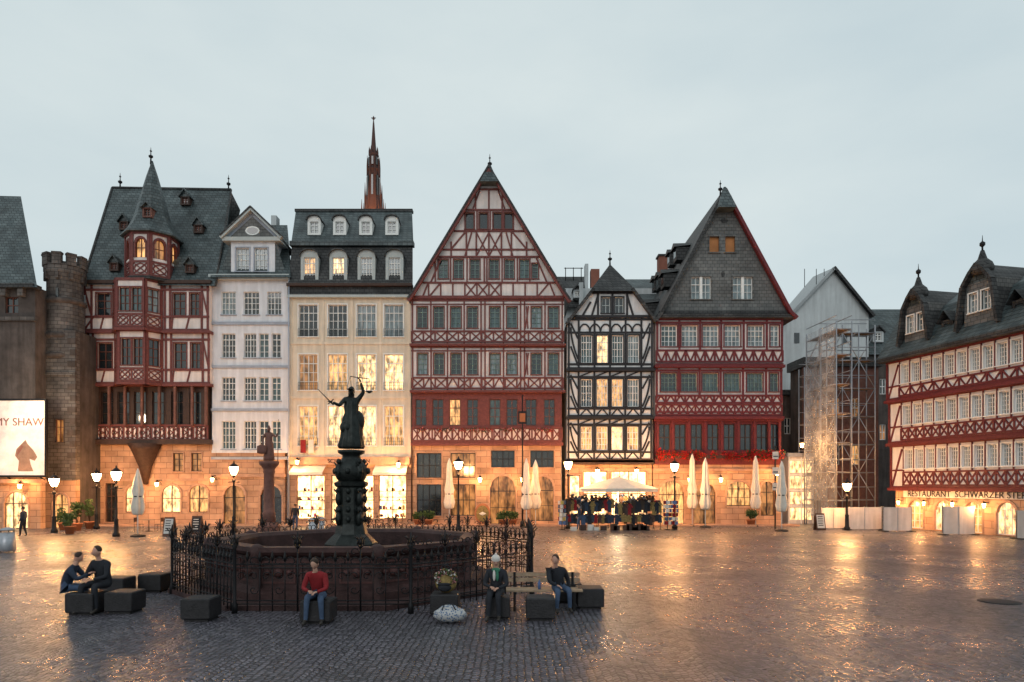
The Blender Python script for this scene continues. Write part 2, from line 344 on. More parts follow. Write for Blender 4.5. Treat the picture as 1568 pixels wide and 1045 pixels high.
def dormer(o,cx,v0,v1,w,d,st,wm,gl,rm,fr='fwhite',depth=2.2,pk=None,nx=2,ny=3):
    f=F(o,plane(d)); u0,u1=cx-w/2,cx+w/2; pk=pk or w*.55
    f.wall(wm,u0,u1,v0,v1,[(u0+w*.17,u1-w*.17,v0+1.5,v1-2.5,gl,fr,nx,ny,None)],back=depth)
    if st=='arch':
        n=8; pr=[(cx-(w/2+1.2)*math.cos(pi*i/n),v0-pk*math.sin(pi*i/n)) for i in range(n+1)]
    elif st=='gable': pr=[(u0-2,v0+1.5),(cx,v0-pk),(u1+2,v0+1.5)]
    f.poly('walls',wm if st=='arch' else rm,[(u0,v0)]+[(a,b+.6) for a,b in pr[1:-1]]+[(u1,v0)],.003)
    f.extr('roof',rm,pr,.18,-depth)
    for a,b in zip(pr,pr[1:]): f.beam(rm,*a,*b,1.6,.19,'roof',-.02)
    return f
def light(p,w,col=(1,.47,.17),r=.15):
    l=D.lights.new('lamp_light','POINT'); l.energy=w; l.color=col; l.shadow_soft_size=r
    ob=D.objects.new('light',l); ob.location=p; scn.collection.objects.link(ob); return ob
# ---------------------------------------------------------------- ground
g=Obj('cobblestone_ground'); g.poly('ground','cobble',[(-500,-80,0),(500,-80,0),(500,700,0),(-500,700,0)])
pv=Obj('pavement'); pv.box('paving','sandp',-34,20.5,48.6,50.05,.004,.12)
mh=Obj('manhole_cover'); x,y,_=W(1530,922,gd(922)); mh.lathe('cover','iron',x,y,[(.4,.004),(.4,.012),(.36,.016)],20); mh.lathe('ring','block',x,y,[(.48,.002),(.48,.008)],20)
# ---------------------------------------------------------------- H1
def house1():
    o=Obj('turreted_timber_house'); f=F(o,ROW)
    f.box('body','infill',135,325,440,804,-.55,-11)
    f.wall('sand',140,324,680,805,WR([205,261,303],30,742,785,'brown',2,2,['gl2','gl2','gl'],'sandp',12)+[(160,176,740,800,'gd','copper',2,3,'sandp')]+WR([272,300],16,694,722,'brown',2,3,['gdim','gdim'],'sandp'),off=-.1)
    f.box('trim','sandp',138,325,733,737,-.1,.12); f.box('trim','brown',138,326,674,681,-.1,.6)
    f.wall('brown',148,320,590,676,WR([165,190,215,243,272,300],18,600,650,'brown',2,3,('gd',)),off=.1)
    f.xband('red',149,319,652,674,8,'O',2); f.off=.35
    for u in(149,172,196,222,248,272,298,319): f.box('columns','redstone',u-1.6,u+1.6,592,652,-.1,.12)
    f.off=.12
    for u in range(152,320,7): f.beam('infill',u,655,u,672,3,.01)
    for (a,b,off,u0) in((435,510,.5,134),(510,590,.35,138)):
        ws=[(154,176,a+17,b-24,R.choice(['gd','gt']),'fbrown',2,3,'red'),(270,289,a+17,b-24,'gd','fbrown',2,3,'red'),(296,310,a+17,b-24,'gd','fbrown',2,3,'red')]
        f.wall('infill',u0,325,a,b,ws,off=off)
        for v in(a+1,a+12,b-22,b-2): f.beam('red',u0,v,325,v,3.2,.07)
        for u in(u0+2,147,181,258,266,314,323): f.beam('red',u,a,u,b,3,.06)
        f.beam('red',u0+3,a+14,147,b-24,2.4); f.beam('red',u0+3,b-3,150,b-22,2.2); f.beam('red',165,b-22,160,b-2,2.2)
        f.beam('red',181,b-2,186,b-22,2.2); f.beam('red',270,b-22,268,b-2,2.2); f.beam('red',295,b-22,290,b-2,2.2); f.beam('red',314,a+12,323,b-24,2.2)
        f.box('timbers','red',u0-2,327,b-1,b+3,-.5,.18)
    k=50/1045
    def bay(uc,hw,pr,a,b,y0,glz,nwin=2):
        x0=(uc-hw-784)*k; x1=(uc+hw-784)*k; xi0=x0+hw*.42*k; xi1=x1-hw*.42*k
        P=[(x0,y0),(xi0,y0-pr),(xi1,y0-pr),(x1,y0)]
        for (p,q) in zip(P,P[1:]):
            ln=math.hypot(q[0]-p[0],q[1]-p[1])/k; g2=F(o,wf(p[0],p[1],q[0],q[1]))
            nn=nwin if ln>30 else 1; wd=(ln-6)/nn-3
            cs=[3+(i+.5)*(ln-6)/nn for i in range(nn)]
            g2.wall('infill',0,ln,a,b,WR(cs,wd,a+14,b-26,'fbrown',2,3,glz,'red'))
            g2.beam('red',0,a+2,ln,a+2,4,.07); g2.xband('red',1,ln-1,b-21,b-3,nn,'O',2); g2.beam('red',1.5,a,1.5,b,3,.065); g2.beam('red',ln-1.5,a,ln-1.5,b,3,.065)
            g2.box('timbers','red',-1,ln+1,b-1,b+3,-.6,.15)
    bay(217,37,1.0,435,510,49.5,('gt','gb')); bay(217,36,.95,510,590,49.65,('gd',))
    cx=(231-784)*k; cy=50.2
    o.lathe('turret','slateb',cx,cy,[(40*k,3+(742-436)*k),(40*k,3+(742-432)*k),(34*k,3+(742-430)*k)],8,rot=pi/8,smooth=False)
    rr=36*k
    for i in range(8):
        a0=pi/8+i*pi/4; a1=a0+pi/4
        p=(cx+rr*math.cos(a0),cy+rr*math.sin(a0)); q=(cx+rr*math.cos(a1),cy+rr*math.sin(a1))
        ln=math.hypot(q[0]-p[0],q[1]-p[1])/k; g2=F(o,wf(p[0],p[1],q[0],q[1]))
        g2.wall('infill',0,ln,366,432,[(6,ln-6,374,404,'gl' if i%2 else 'gdim','fbrown',2,2,'red',8)],back=.3)
        g2.xband('red',1,ln-1,410,430,1,'O',2.2); g2.beam('red',1.5,366,1.5,432,4,.07); g2.beam('red',0,367,ln,367,4,.08); g2.beam('red',ln-1.5,366,ln-1.5,432,4,.07)
    prof=[(r*k,3+(742-v)*k) for r,v in((44,366),(44,364),(34,352),(26,335),(20,312),(14,290),(8,268),(3,252),(1,245))]
    o.lathe('turret_spire','slate',cx,cy,prof,8,rot=pi/8,smooth=False)
    F(o,plane(cy)).finial(231,226,250)
    dormer(o,225,318,333,14,48.8,'gable','redstone','gd','slate','fbrown',1.5)
    o.lathe('oriel_corbel','brown',(224-784)*k,49.9,[(.15,3),(.45,3+27*k),(.95,3+52*k),(1.2,3+62*k)],10)
    e0=W(126,436,49.2);e1=W(330,438,49.2);r0=W(172,288,54.5);r1=W(354,291,54.5); b0=W(131,436,61);b1=W(345,436,61)
    o.poly('roof','slate',[e0,e1,r1,r0]); o.poly('roof','slate',[e0,r0,b0]); o.poly('roof','slate',[e1,b1,r1]); o.poly('roof','slate',[b0,r0,r1,b1])
    o.tube('ridge','slateb',r0,r1,.12); o.tube('ridge','slateb',e0,r0,.1); o.tube('ridge','slateb',e1,r1,.08)
    f.off=.5; f.box('eave','brown',126,330,434,439,-.6,.35)
    for u,v in((184,291),(350,294)): F(o,plane(54.5)).finial(u,v-26,v-2)
    for u,v in((189,345),(283,307),(303,350),(174,408),(290,411)):
        d=49.2+(436-v)/148*5.3-.55
        dormer(o,u,v-6,v+7,14,d,'gable','brown','gd','slate','fbrown',1.6,pk=11)
    o.poly('side_gable','slateb',[W(353,292,56),W(368,322,56),W(345,436,56),W(335,436,56)])
house1()
# ---------------------------------------------------------------- H2
def house2():
    o=Obj('white_gabled_house'); f=F(o,ROW)
    f.box('body','white',324,443,430,804,-.5,-11)
    f.wall('sand',323,436,693,805,[(342,376,742,803,'gdim','iron',2,3,'sandp',16),(398,432,742,803,'gd','iron',2,3,'sandp',16)],off=0)
    f.box('trim','sandp',321,438,726,731,-.1,.15); f.box('trim','white',325,443,690,694,-.1,.12)
    for i,(a,b) in enumerate(((447,482),(511,548),(578,614),(645,688))):
        cs=[(350,22),(385,24),(420,22)] if i==0 else [(350,21),(383,19),(404,15),(423,14)]
        ws=[w for c,wd in cs for w in WR([c],wd,a,b,'fwhite',4 if wd>18 else 2,4,('gd','gb') if i==0 else ('gd','gd','gt'),None)]
        f.wall('white',325,443,a-18 if i else 425,b+13 if i<3 else 692,ws,off=0)
        for w in ws: f.box('trim','trim',w[0]-1.5,w[1]+1.5,w[3],w[3]+1.4,-.02,.1)
        f.box('trim','trim',324,444,b+12,b+16,-.05,.12)
    f.box('trim','fgrey',322,445,422,430,-.3,.35)
    o.poly('roof','slate',[W(322,425,49.5),W(445,425,49.5),W(440,345,53),W(338,345,53)])
    o.poly('roof','slate',[W(445,425,49.5),W(440,345,53),W(447,425,58)]); o.poly('roof','slate',[W(322,425,49.5),W(338,345,53),W(325,425,58)])
    f.off=.15
    f.wall('white',355,422,370,424,[(363,383,381,417,'gb','fwhite',3,4,'trim'),(391,411,381,417,'gb','fwhite',3,4,'trim')],back=3.2)
    f.box('trim','fgrey',344,432,366,372,-3,.3)
    pr=[(342,368),(388,324),(434,368)]
    f.poly('pediment','trim',[(346,367),(388,327),(430,367)],.02)
    f.poly('pediment','slateg',[(354,364.5),(388,333),(422,364.5)],.035)
    pts=[(388+11*math.cos(t*pi/6),355+7*math.sin(t*pi/6)) for t in range(12)]
    f.poly('pediment','fwhite',pts,.05); f.poly('pediment','gd',[(388+(a-388)*.75,355+(b-355)*.7) for a,b in pts],.06)
    f.extr('roof','slate',pr,.45,-4.5)
    for a,b in zip(pr,pr[1:]): f.beam('fgrey',*a,*b,4,.42,'trim',-.02); f.beam('slateb',a[0],a[1]-3,b[0],b[1]-3,2.2,.5,'roof',-.02)
    for s_ in(-1,1): f.poly('volutes','slate',[(388+s_*34,372),(388+s_*52,424),(388+s_*34,424)],-.1)
    o.box('chimney','grey',*(W(415,0,54).x,W(423,0,54).x),54,54.8,10,W(0,330,54).z)
    dp=f.m(444,430,.0); o.tube('downpipe','trim',(dp.x,dp.y-.1,.3),(dp.x,dp.y-.1,dp.z),.06)
house2()
# ---------------------------------------------------------------- H3
def house3():
    o=Obj('cream_mansard_house'); f=F(o,ROW)
    f.box('body','cream',444,629,440,804,-.5,-11)
    cs=[472,517,561,603]
    rows=((467,516,['gd','gd','gb','gb']),(543,598,['gdim','gl','gl2','gl2']),(622,683,['gl','gl2','gl2','gl']))
    lims=[455,527,610,700]
    for i,(a,b,gl) in enumerate(rows):
        f.wall('cream',443,630,lims[i],lims[i+1],WR(cs,29,a,b,'fwhite',4,4,gl,'fwhite'),off=0)
        f.box('trim','cream',443,630,lims[i+1]-3,lims[i+1]+1,-.05,.08)
        for c in cs:
            for v in range(3): f.box('railings','iron',c-15,c+15,b-12+v*5,b-11.6+v*5,.1,.12)
            for u in range(-15,16,3): f.box('railings','iron',c+u-.15,c+u+.15,b-12,b,.1,.125)
        for u in(446,494.5,539,582,627): f.box('pilasters','cream',u-2,u+2,lims[i]+1,lims[i+1]-3,-.02,.04)
    f.box('trim','slateb',441,632,437,455,-.3,.12); f.box('trim','brown',441,632,436,440,-.3,.4); f.box('trim','fgrey',441,632,453,457,-.3,.3)
    f.wall('sand',443,630,700,805,[(454,497,728,795,'shop','fbrown',2,2,'sandp'),(507,524,728,803,'gl2','copper',1,2,'sandp'),(532,572,728,795,'shop','fbrown',2,2,'sandp'),(580,622,728,795,'shop','fbrown',2,2,'sandp')],off=0)
    f.box('fascia','sandp',445,628,700,712,-.1,.35)
    for a,b in((450,500),(575,625)):
        o.add('awnings','canvas',[f.m(a,712,.02),f.m(b,712,.02),f.m(b,724,1.1),f.m(a,724,1.1),f.m(b,728,1.1),f.m(a,728,1.1)],[(0,1,2,3),(3,2,4,5)])
    for i in range(80):
        u=R.choice((R.uniform(456,495),R.uniform(534,570),R.uniform(582,620))); v=R.choice([752,766,780,792]); c=R.uniform(1.5,3.4)
        f.box('shop_goods',R.choice(['whitec','pblue','redc','pyel','brown','dark','ppink','copper']),u-c/2,u+c/2,v-c*R.uniform(1,2),v,-.12,-.05-R.uniform(0,.05))
    for a,b in((455,496),(533,571),(581,621)):
        for v in(752,766,780): f.box('shelves','fbrown',a,b,v,v+.8,-.15,-.04)
    for a,c in((466,'redc'),(478,'whitec')): f.box('hanging_banners',c,a-4,a+4,674,694,.25,.3)
    o.text('SCHREIBWAREN',f.m(536,709.5,.37),.42,'brown',0,'CENTER')
    A,B=49.6,50.7
    def q(mt,u0,u1,v0,d0,u2,u3,v1,d1): o.poly('roof',mt,[W(u0,v0,d0),W(u1,v0,d0),W(u3,v1,d1),W(u2,v1,d1)])
    q('slateb',441,632,437,A,447,632,376,B); o.poly('roof','slateb',[W(632,437,A),W(632,376,B),W(630,376,60),W(630,437,60)]); o.poly('roof','slateb',[W(441,437,A),W(447,376,B),W(450,376,60),W(448,437,60)])
    q('slate',446,633,372,B-.1,453,631,323,53.5); o.poly('roof','slate',[W(633,372,B),W(631,323,53.5),W(629,323,60),W(629,372,60)]); o.poly('roof','slate',[W(446,372,B),W(453,323,53.5),W(455,323,60),W(453,372,60)])
    o.poly('roof','slateb',[W(453,323,53.5),W(631,323,53.5),W(631,326,60),W(458,326,60)])
    f2=F(o,plane(B)); f2.box('roof','slate',445,634,371,378,-.3,.3); F(o,plane(53.5)).box('roof','slateb',452,632,321,325,-.4,.15)
    for i,u in enumerate((474,518,561,604)):
        dormer(o,u,393,431,27,49.75,'arch','fgrey',['gl','gl2','gb','gb'][i],'slateb',pk=11,nx=4,ny=4)
    for u in(481,520,560,600): dormer(o,u,338,360,20,51.2,'arch','fwhite','gt','slateb',pk=8,nx=2,ny=3)
    dp=f.m(631,440,.15); o.tube('downpipe','brown',(dp.x,dp.y,.3),(dp.x,dp.y,dp.z),.06)
house3()
# ---------------------------------------------------------------- H4
def house4():
    o=Obj('red_timber_gable_house'); f=F(o,ROW)
    f.box('body','infill',631,861,465,804,-.6,-12)
    wh=[(638,676,694,732,'gd','iron',4,2,'sandp'),(638,676,742,790,'gd','iron',4,2,'sandp'),(690,728,694,732,'gdim','iron',4,2,'sandp'),(690,728,742,790,'gdim','iron',4,2,'sandp'),
        (750,790,727,803,'gdim','iron',3,3,'sandp',18),(752,788,690,716,'gd','iron',4,2,'sandp'),(812,848,728,798,'gdim','iron',3,3,'sandp',17),(812,848,690,716,'gd','iron',4,2,'sandp')]
    f.wall('sand',630,859,682,805,wh,off=0)
    f.wall('red',632,860,600,682,WR([645,671,697,724,758,784,813,841],17,612,652,'fbrown',2,3,['gd','gd','gl','gd','gt','gd','gd','gd']),off=.2)
    f.box('sill','red',630,862,678,683,-.3,.15)
    for u in range(635,858,9): f.beam('infill',u,658,u,674,6.8,.012)
    f.xband('red',632,860,655,676,15,'X',2)
    cs=[648,673,699,724,758,784,821,847]
    for (a,b,off) in((530,600,.35),(460,530,.5)):
        f.wall('infill',631,863,a,b,WR(cs,15,a+13,b-25,'fgreen',2,4,('gt','gd','gt','gb'),'red'),off=off)
        f.xband('red',632,862,b-20,b-4,13,'M' if a==530 else 'X',1.9,2.4); f.beam('red',631,a+3,863,a+3,3,.08); f.beam('red',631,a+9,863,a+9,1.6,.06)
        for u in(633,661,686,711.5,737,743,771,797,803,834,860): f.beam('red',u,a,u,b,2.1,.06)
        f.beam('red',806,a+12,808,b-24,2); f.beam('red',804,b-24,809,a+12,2)
        f.box('timbers','red',629,865,b-1,b+2.5,-.4,.2)
    LL=lambda v:634+(460-v)*(748-634)/(460-272); RR=lambda v:864-(460-v)*(864-752)/(460-272)
    f.wall('infill',LL,RR,272,460,WR([680,703,728,757,780,803],14,402,431,'fgreen',2,4,('gd','gt','gd','gd'),'red')+WR([819],9,408,431,'fgreen',1,4,('gd',),'red')+WR([720,741,762,779],13,331,356,'fbrown',1,1,('gd',),'red'),off=.6)
    for v,wd in((459,4.5),(437,2.6),(398,2.6),(387,2.6),(359,2.6),(327,2.6),(296,2.6)): f.beam('red',LL(v)+1,v,RR(v)-1,v,wd,.07)
    for u in(668,691,716,742,746,769,792,811): f.beam('red',u,398,u,437,2.2,.06)
    n=10
    for i in range(n):
        a=LL(437)+10+i*(RR(437)-LL(437)-20)/n; b=a+(RR(437)-LL(437)-20)/n
        f.beam('red',a,437,a,459,2.2)
        if i in(0,9): f.beam('red',a,459,b,437,2.2)
        elif i in(3,4,5): f.beam('red',a,437,b,459,2); f.beam('red',a,459,b,437,2)
    for u in(692,715,730,749,768,783,806): f.beam('red',u,359 if 700<u<795 else 375,u,398,2.4,.055)
    for a,b in((730,749),(749,768)): f.beam('red',a,361,b,397,2); f.beam('red',a,397,b,361,2)
    for s_ in(-1,1):
        c=749; f.beam('red',c+s_*36,361,c+s_*56,385,2.4); f.beam('red',c+s_*36,396,c+s_*26,361,2.2); f.beam('red',c+s_*88,437,c+s_*72,400,2.4)
        f.beam('red',c+s_*100,458,c+s_*92,438,2.2); f.beam('red',c+s_*24,325,c+s_*14,298,2.2)
    for u in(729,749,769): f.beam('red',u,296,u,327,2.4)
    for u in(731,751,771): f.beam('red',u,327,u,359,2.4)
    pl=[(628,466),(636,455),(749,268)]; prr=[(749,268),(862,455),(871,468)]
    f.extr('roof','slate',pl,.45,-13); f.extr('roof','slate',prr,.45,-13)
    f.extr('roof','slateb',[(a,b-4) for a,b in pl]+[(a,b-4) for a,b in prr[1:]],.5,-13)
    for p in(pl,prr):
        for a,b in zip(p,p[1:]): f.beam('red',*a,*b,5,.5,'bargeboards',.2); f.beam('slateb',a[0],a[1]-3.5,b[0],b[1]-3.5,2.6,.55,'roof',-.1)
    k=S; z=lambda v:3+(742-v)*k
    o.lathe('gable_cap','slate',(750-784)*k,49.2,[(19*k,z(291)),(12*k,z(279)),(6*k,z(268)),(1*k,z(258))],4,rot=pi/4,smooth=False)
    F(o,plane(49.2)).finial(750,236,262)
    for i in range(22):
        o.leaves('geraniums',['petal','leaf','leaf','petalw'],(W(R.uniform(640,856),660,50).x,49.55,z(659)),(.35,.12,R.uniform(.1,.22)),50,.055)
house4()
# ---------------------------------------------------------------- H5
def house5():
    o=Obj('black_timber_house'); f=F(o,ROW)
    f.box('body','infill2',868,996,495,804,-.6,-11)
    f.wall('sand',866,998,708,805,[(872,888,728,800,'shop','fbrown',1,2,'sandp'),(893,930,722,790,'shop','fbrown',3,2,'sandp'),(936,990,722,790,'shop','fbrown',4,2,'sandp')],off=0)
    f.box('trim','brown',865,999,704,712,-.2,.45)
    gs=(['gt','gl2','gt','gb'],['gd','gl','gl','gb'],['gl','gl','gl2','gl'])
    for i,(a,b,off) in enumerate(((490,568,.5),(568,640,.38),(640,706,.25))):
        cs=[897,921,944,968]
        f.wall('infill2',868,998,a,b,WR(cs,17,a+26 if i==0 else a+14,b-(10 if i==0 else 16),'fwhite',4,4,gs[i],'blk'),off=off)
        for v in(a+2,a+11+(11 if i==0 else 0),b-8 if i==0 else b-13,b-2): f.beam('blk',868,v,998,v,3,.06)
        for u in(870,885,909,932.5,956,980,996): f.beam('blk',u,a,u,b,2.8,.07)
        for u0,u1 in((873,884),(993,982)):
            pts=[(u0+(u1-u0)*(t/6)**1.8,a+14+(b-a-30)*t/6) for t in range(7)]
            for p,q in zip(pts,pts[1:]): f.beam('blk',*p,*q,2.6)
            f.beam('blk',u0,a+(b-a)*.55,u1,b-6,2.6); f.beam('blk',u1,a+(b-a)*.4,u0,a+8,2.6)
        if i==0:
            for j in range(6):
                c0=886+j*16; pts=[(c0+8-8*math.cos(t*pi/5),a+21-12*math.sin(t*pi/5)) for t in range(6)]
                for p,q in zip(pts,pts[1:]): f.beam('blk',*p,*q,2.2)
        else:
            for c in cs: f.beam('blk',c-10,b-2,c,b-13,2); f.beam('blk',c,b-13,c+10,b-2,2)
            for c in cs: f.beam('blk',c-10,a+10,c+10,a+2,2)
        f.box('timbers','blk',866,1000,b-1,b+2.5,-.4,.2)
    LL=lambda v:872+(490-v)*(907-872)/40; RR=lambda v:994-(490-v)*(994-965)/40
    f.wall('infill2',LL,RR,450,490,WR([926,946],13,459,483,'fgrey',2,2,('gd','gd'),'blk'),off=.6)
    for v in(452,488): f.beam('blk',LL(v),v,RR(v),v,4,.07)
    for u in(914,936,958): f.beam('blk',u,452,u,490,3,.06)
    f.beam('blk',905,486,914,456,3); f.beam('blk',967,486,958,456,3); f.beam('blk',890,488,903,466,3)
    f.off=.6
    f.extr('roof','slateb',[(866,500),(907,447)],.35,-11); f.extr('roof','slateb',[(965,447),(1001,497)],.35,-11)
    f.beam('slateb',866,500,907,447,4,.4,'roof'); f.beam('slateb',965,447,1001,497,4,.4,'roof')
    p0=f.m(901,452,.45);p1=f.m(971,452,.45); p=f.m(937,398,-1.6); q0=f.m(903,452,-11);q1=f.m(970,452,-11); pb=f.m(937,400,-9)
    for t in([p0,p1,p],[p1,q1,pb,p],[p0,p,pb,q0],[q0,pb,q1]): o.poly('hip_roof','slateb',t)
    f.off=-1.0; f.finial(937,376,400)
house5()
# ---------------------------------------------------------------- H6
def house6():
    o=Obj('slate_gable_timber_house'); f=F(o,ROW)
    f.box('body','infill',1002,1195,495,804,-.6,-13)
    f.wall('sand',1000,1196,712,805,[(1008,1048,735,803,'gl','copper',3,3,'sandp',18),(1062,1096,738,803,'gdim','iron',2,3,'sandp',15),(1112,1150,736,775,'gl','iron',4,3,'sandp',14),(1164,1186,736,790,'gdim','iron',2,3,'sandp',10)],off=0)
    f.box('trim','sandp',999,1197,718,722,-.05,.15)
    f.wall('red2',1002,1194,640,712,WR([1017,1041,1066,1091,1116,1141,1166,1184],17,650,690,'brown',2,2,('gd',)),off=.15)
    for u in(1006,1029,1054,1079,1104,1129,1154,1176,1192): f.box('columns','red2',u-1.8,u+1.8,645,694,-.05,.14)
    f.box('sill','red2',1000,1196,640,646,-.3,.2)
    cs=[1022,1053,1085,1118,1153,1182]
    for i,(a,b,off) in enumerate(((490,562,.5),(562,640,.35))):
        ws=[]
        for c in cs: ws+=WR([c],24 if c<1170 else 13,a+11,a+43-i*4,'fgreen' if i else 'fwhite',4 if c<1170 else 2,4,('gb','gt','gb') if i==0 else ('gt','gd'),'red2')
        f.wall('infill',1002,1195,a,b,ws,off=off)
        for v in(a+2,a+7,b-2): f.beam('red2',1002,v,1195,v,3,.07)
        if i: f.beam('red2',1002,b-8,1195,b-8,2.4,.06)
        f.xband('red2',1003,1194,a+49-i*4,b-6 if i==0 else b-22,13,'V' if i==0 else 'A',2.4,2.8)
        if i: f.xband('red2',1003,1194,b-19,b-4,16,'X',2,2.2)
        for u in(1004,1037.5,1069,1101,1135,1170,1193): f.beam('red2',u,a,u,a+49,3,.065)
        f.box('timbers','red2',1000,1197,b-1,b+3,-.4,.2)
    LL=lambda v:1006+(490-v)*(1103-1006)/(490-300); RR=lambda v:1206-(490-v)*(1206-1105)/(490-300)
    ws=WR([1070,1133],30,428,462,'fwhite',4,3,('gb',),'slateg')+WR([1090,1114],15,367,391,None,1,1,['orange','orange'],'slateg')
    f.wall('slateg',LL,RR,302,490,ws,off=.6)
    for w in ws[:2]: f.box('window_frames','fwhite',(w[0]+w[1])/2-2,(w[0]+w[1])/2+2,w[2],w[3],-.16,.0)
    f.poly('vents','slateb',[(1105+6*math.cos(t*pi/4),343+4*math.sin(t*pi/4)) for t in range(8)],.02)
    f.poly('vents','slateb',[(1103+3*math.cos(t*pi/4),424+5*math.sin(t*pi/4)) for t in range(8)],.02)
    f.box('cornice','slateb',1002,1212,486,491,-.2,.35); f.box('skirt','slateb',1006,1206,480,486,-.05,.12)
    pl=[(1000,496),(1007,487),(1104,299)]; pr=[(1104,299),(1203,484),(1212,492)]
    f.extr('roof','slateb',[(a,b-3) for a,b in pl],.45,-16); f.extr('roof','slateb',[(a,b-3) for a,b in pr],.45,-16)
    f.extr('roof_underside','brown',pl,.4,-16); f.extr('roof_underside','brown',pr,.4,-16)
    for p in(pl,pr):
        for a,b in zip(p,p[1:]): f.beam('red2' if p is pr else 'slateb',*a,*b,4.5,.5,'bargeboards',.1)
    o.lathe('gable_cap','slate',(1103-784)*S,49.0,[(19*S,3+(742-331)*S),(11*S,3+(742-312)*S),(2*S,3+(742-296)*S)],4,rot=pi/4,smooth=False)
    F(o,plane(49)).finial(1103,276,300)
    for (t,w0) in((.35,-3),(.62,-4.2),(.2,-6.5),(.5,-8),(.75,-9),(.33,-11),(.62,-12.5)):
        u=1007+97*t; v=487-188*t; c=f.m(u,v,w0)
        o.box('dormers','slateb',c.x-.75,c.x+.9,c.y-.5,c.y+.5,c.z-.3,c.z+.7); o.box('dormers','gd',c.x-.77,c.x-.74,c.y-.35,c.y+.35,c.z+.0,c.z+.55)
        o.add('dormers','slateb',[(c.x-.95,c.y-.65,c.z+.68),(c.x-.95,c.y+.65,c.z+.68),(c.x+1,c.y+.65,c.z+.9),(c.x+1,c.y-.65,c.z+.9),(c.x-.9,c.y,c.z+1.15),(c.x+1,c.y,c.z+1.2)],[(0,3,5,4),(1,4,5,2),(0,4,1)])
    c=f.m(1103,345,-13); o.box('chimney','cbrick',c.x-1.8,c.x-1.0,c.y,c.y+1,c.z-2,c.z+1.9); o.box('chimney','slateb',c.x-1.9,c.x-.9,c.y-.1,c.y+1.1,c.z+1.9,c.z+2.05)
    z=3+(742-700)*S
    o.box('flower_boxes','brown',(1003-784)*S,(1193-784)*S,49.4,49.62,z-.12,z+.1)
    for i in range(26):
        xx=(1098-784)*S+R.uniform(-4.5,4.5); o.leaves('geraniums',['petal','petal','petal','leaf'],(xx,49.42,z+R.uniform(.0,.2)),(R.uniform(.25,.6),.26,R.uniform(.2,.5)),110,.075)
    o.leaves('geraniums',['petal','petal','leaf'],((1155-784)*S,49.42,z+.1),(1.6,.26,.45),500,.085)
house6()
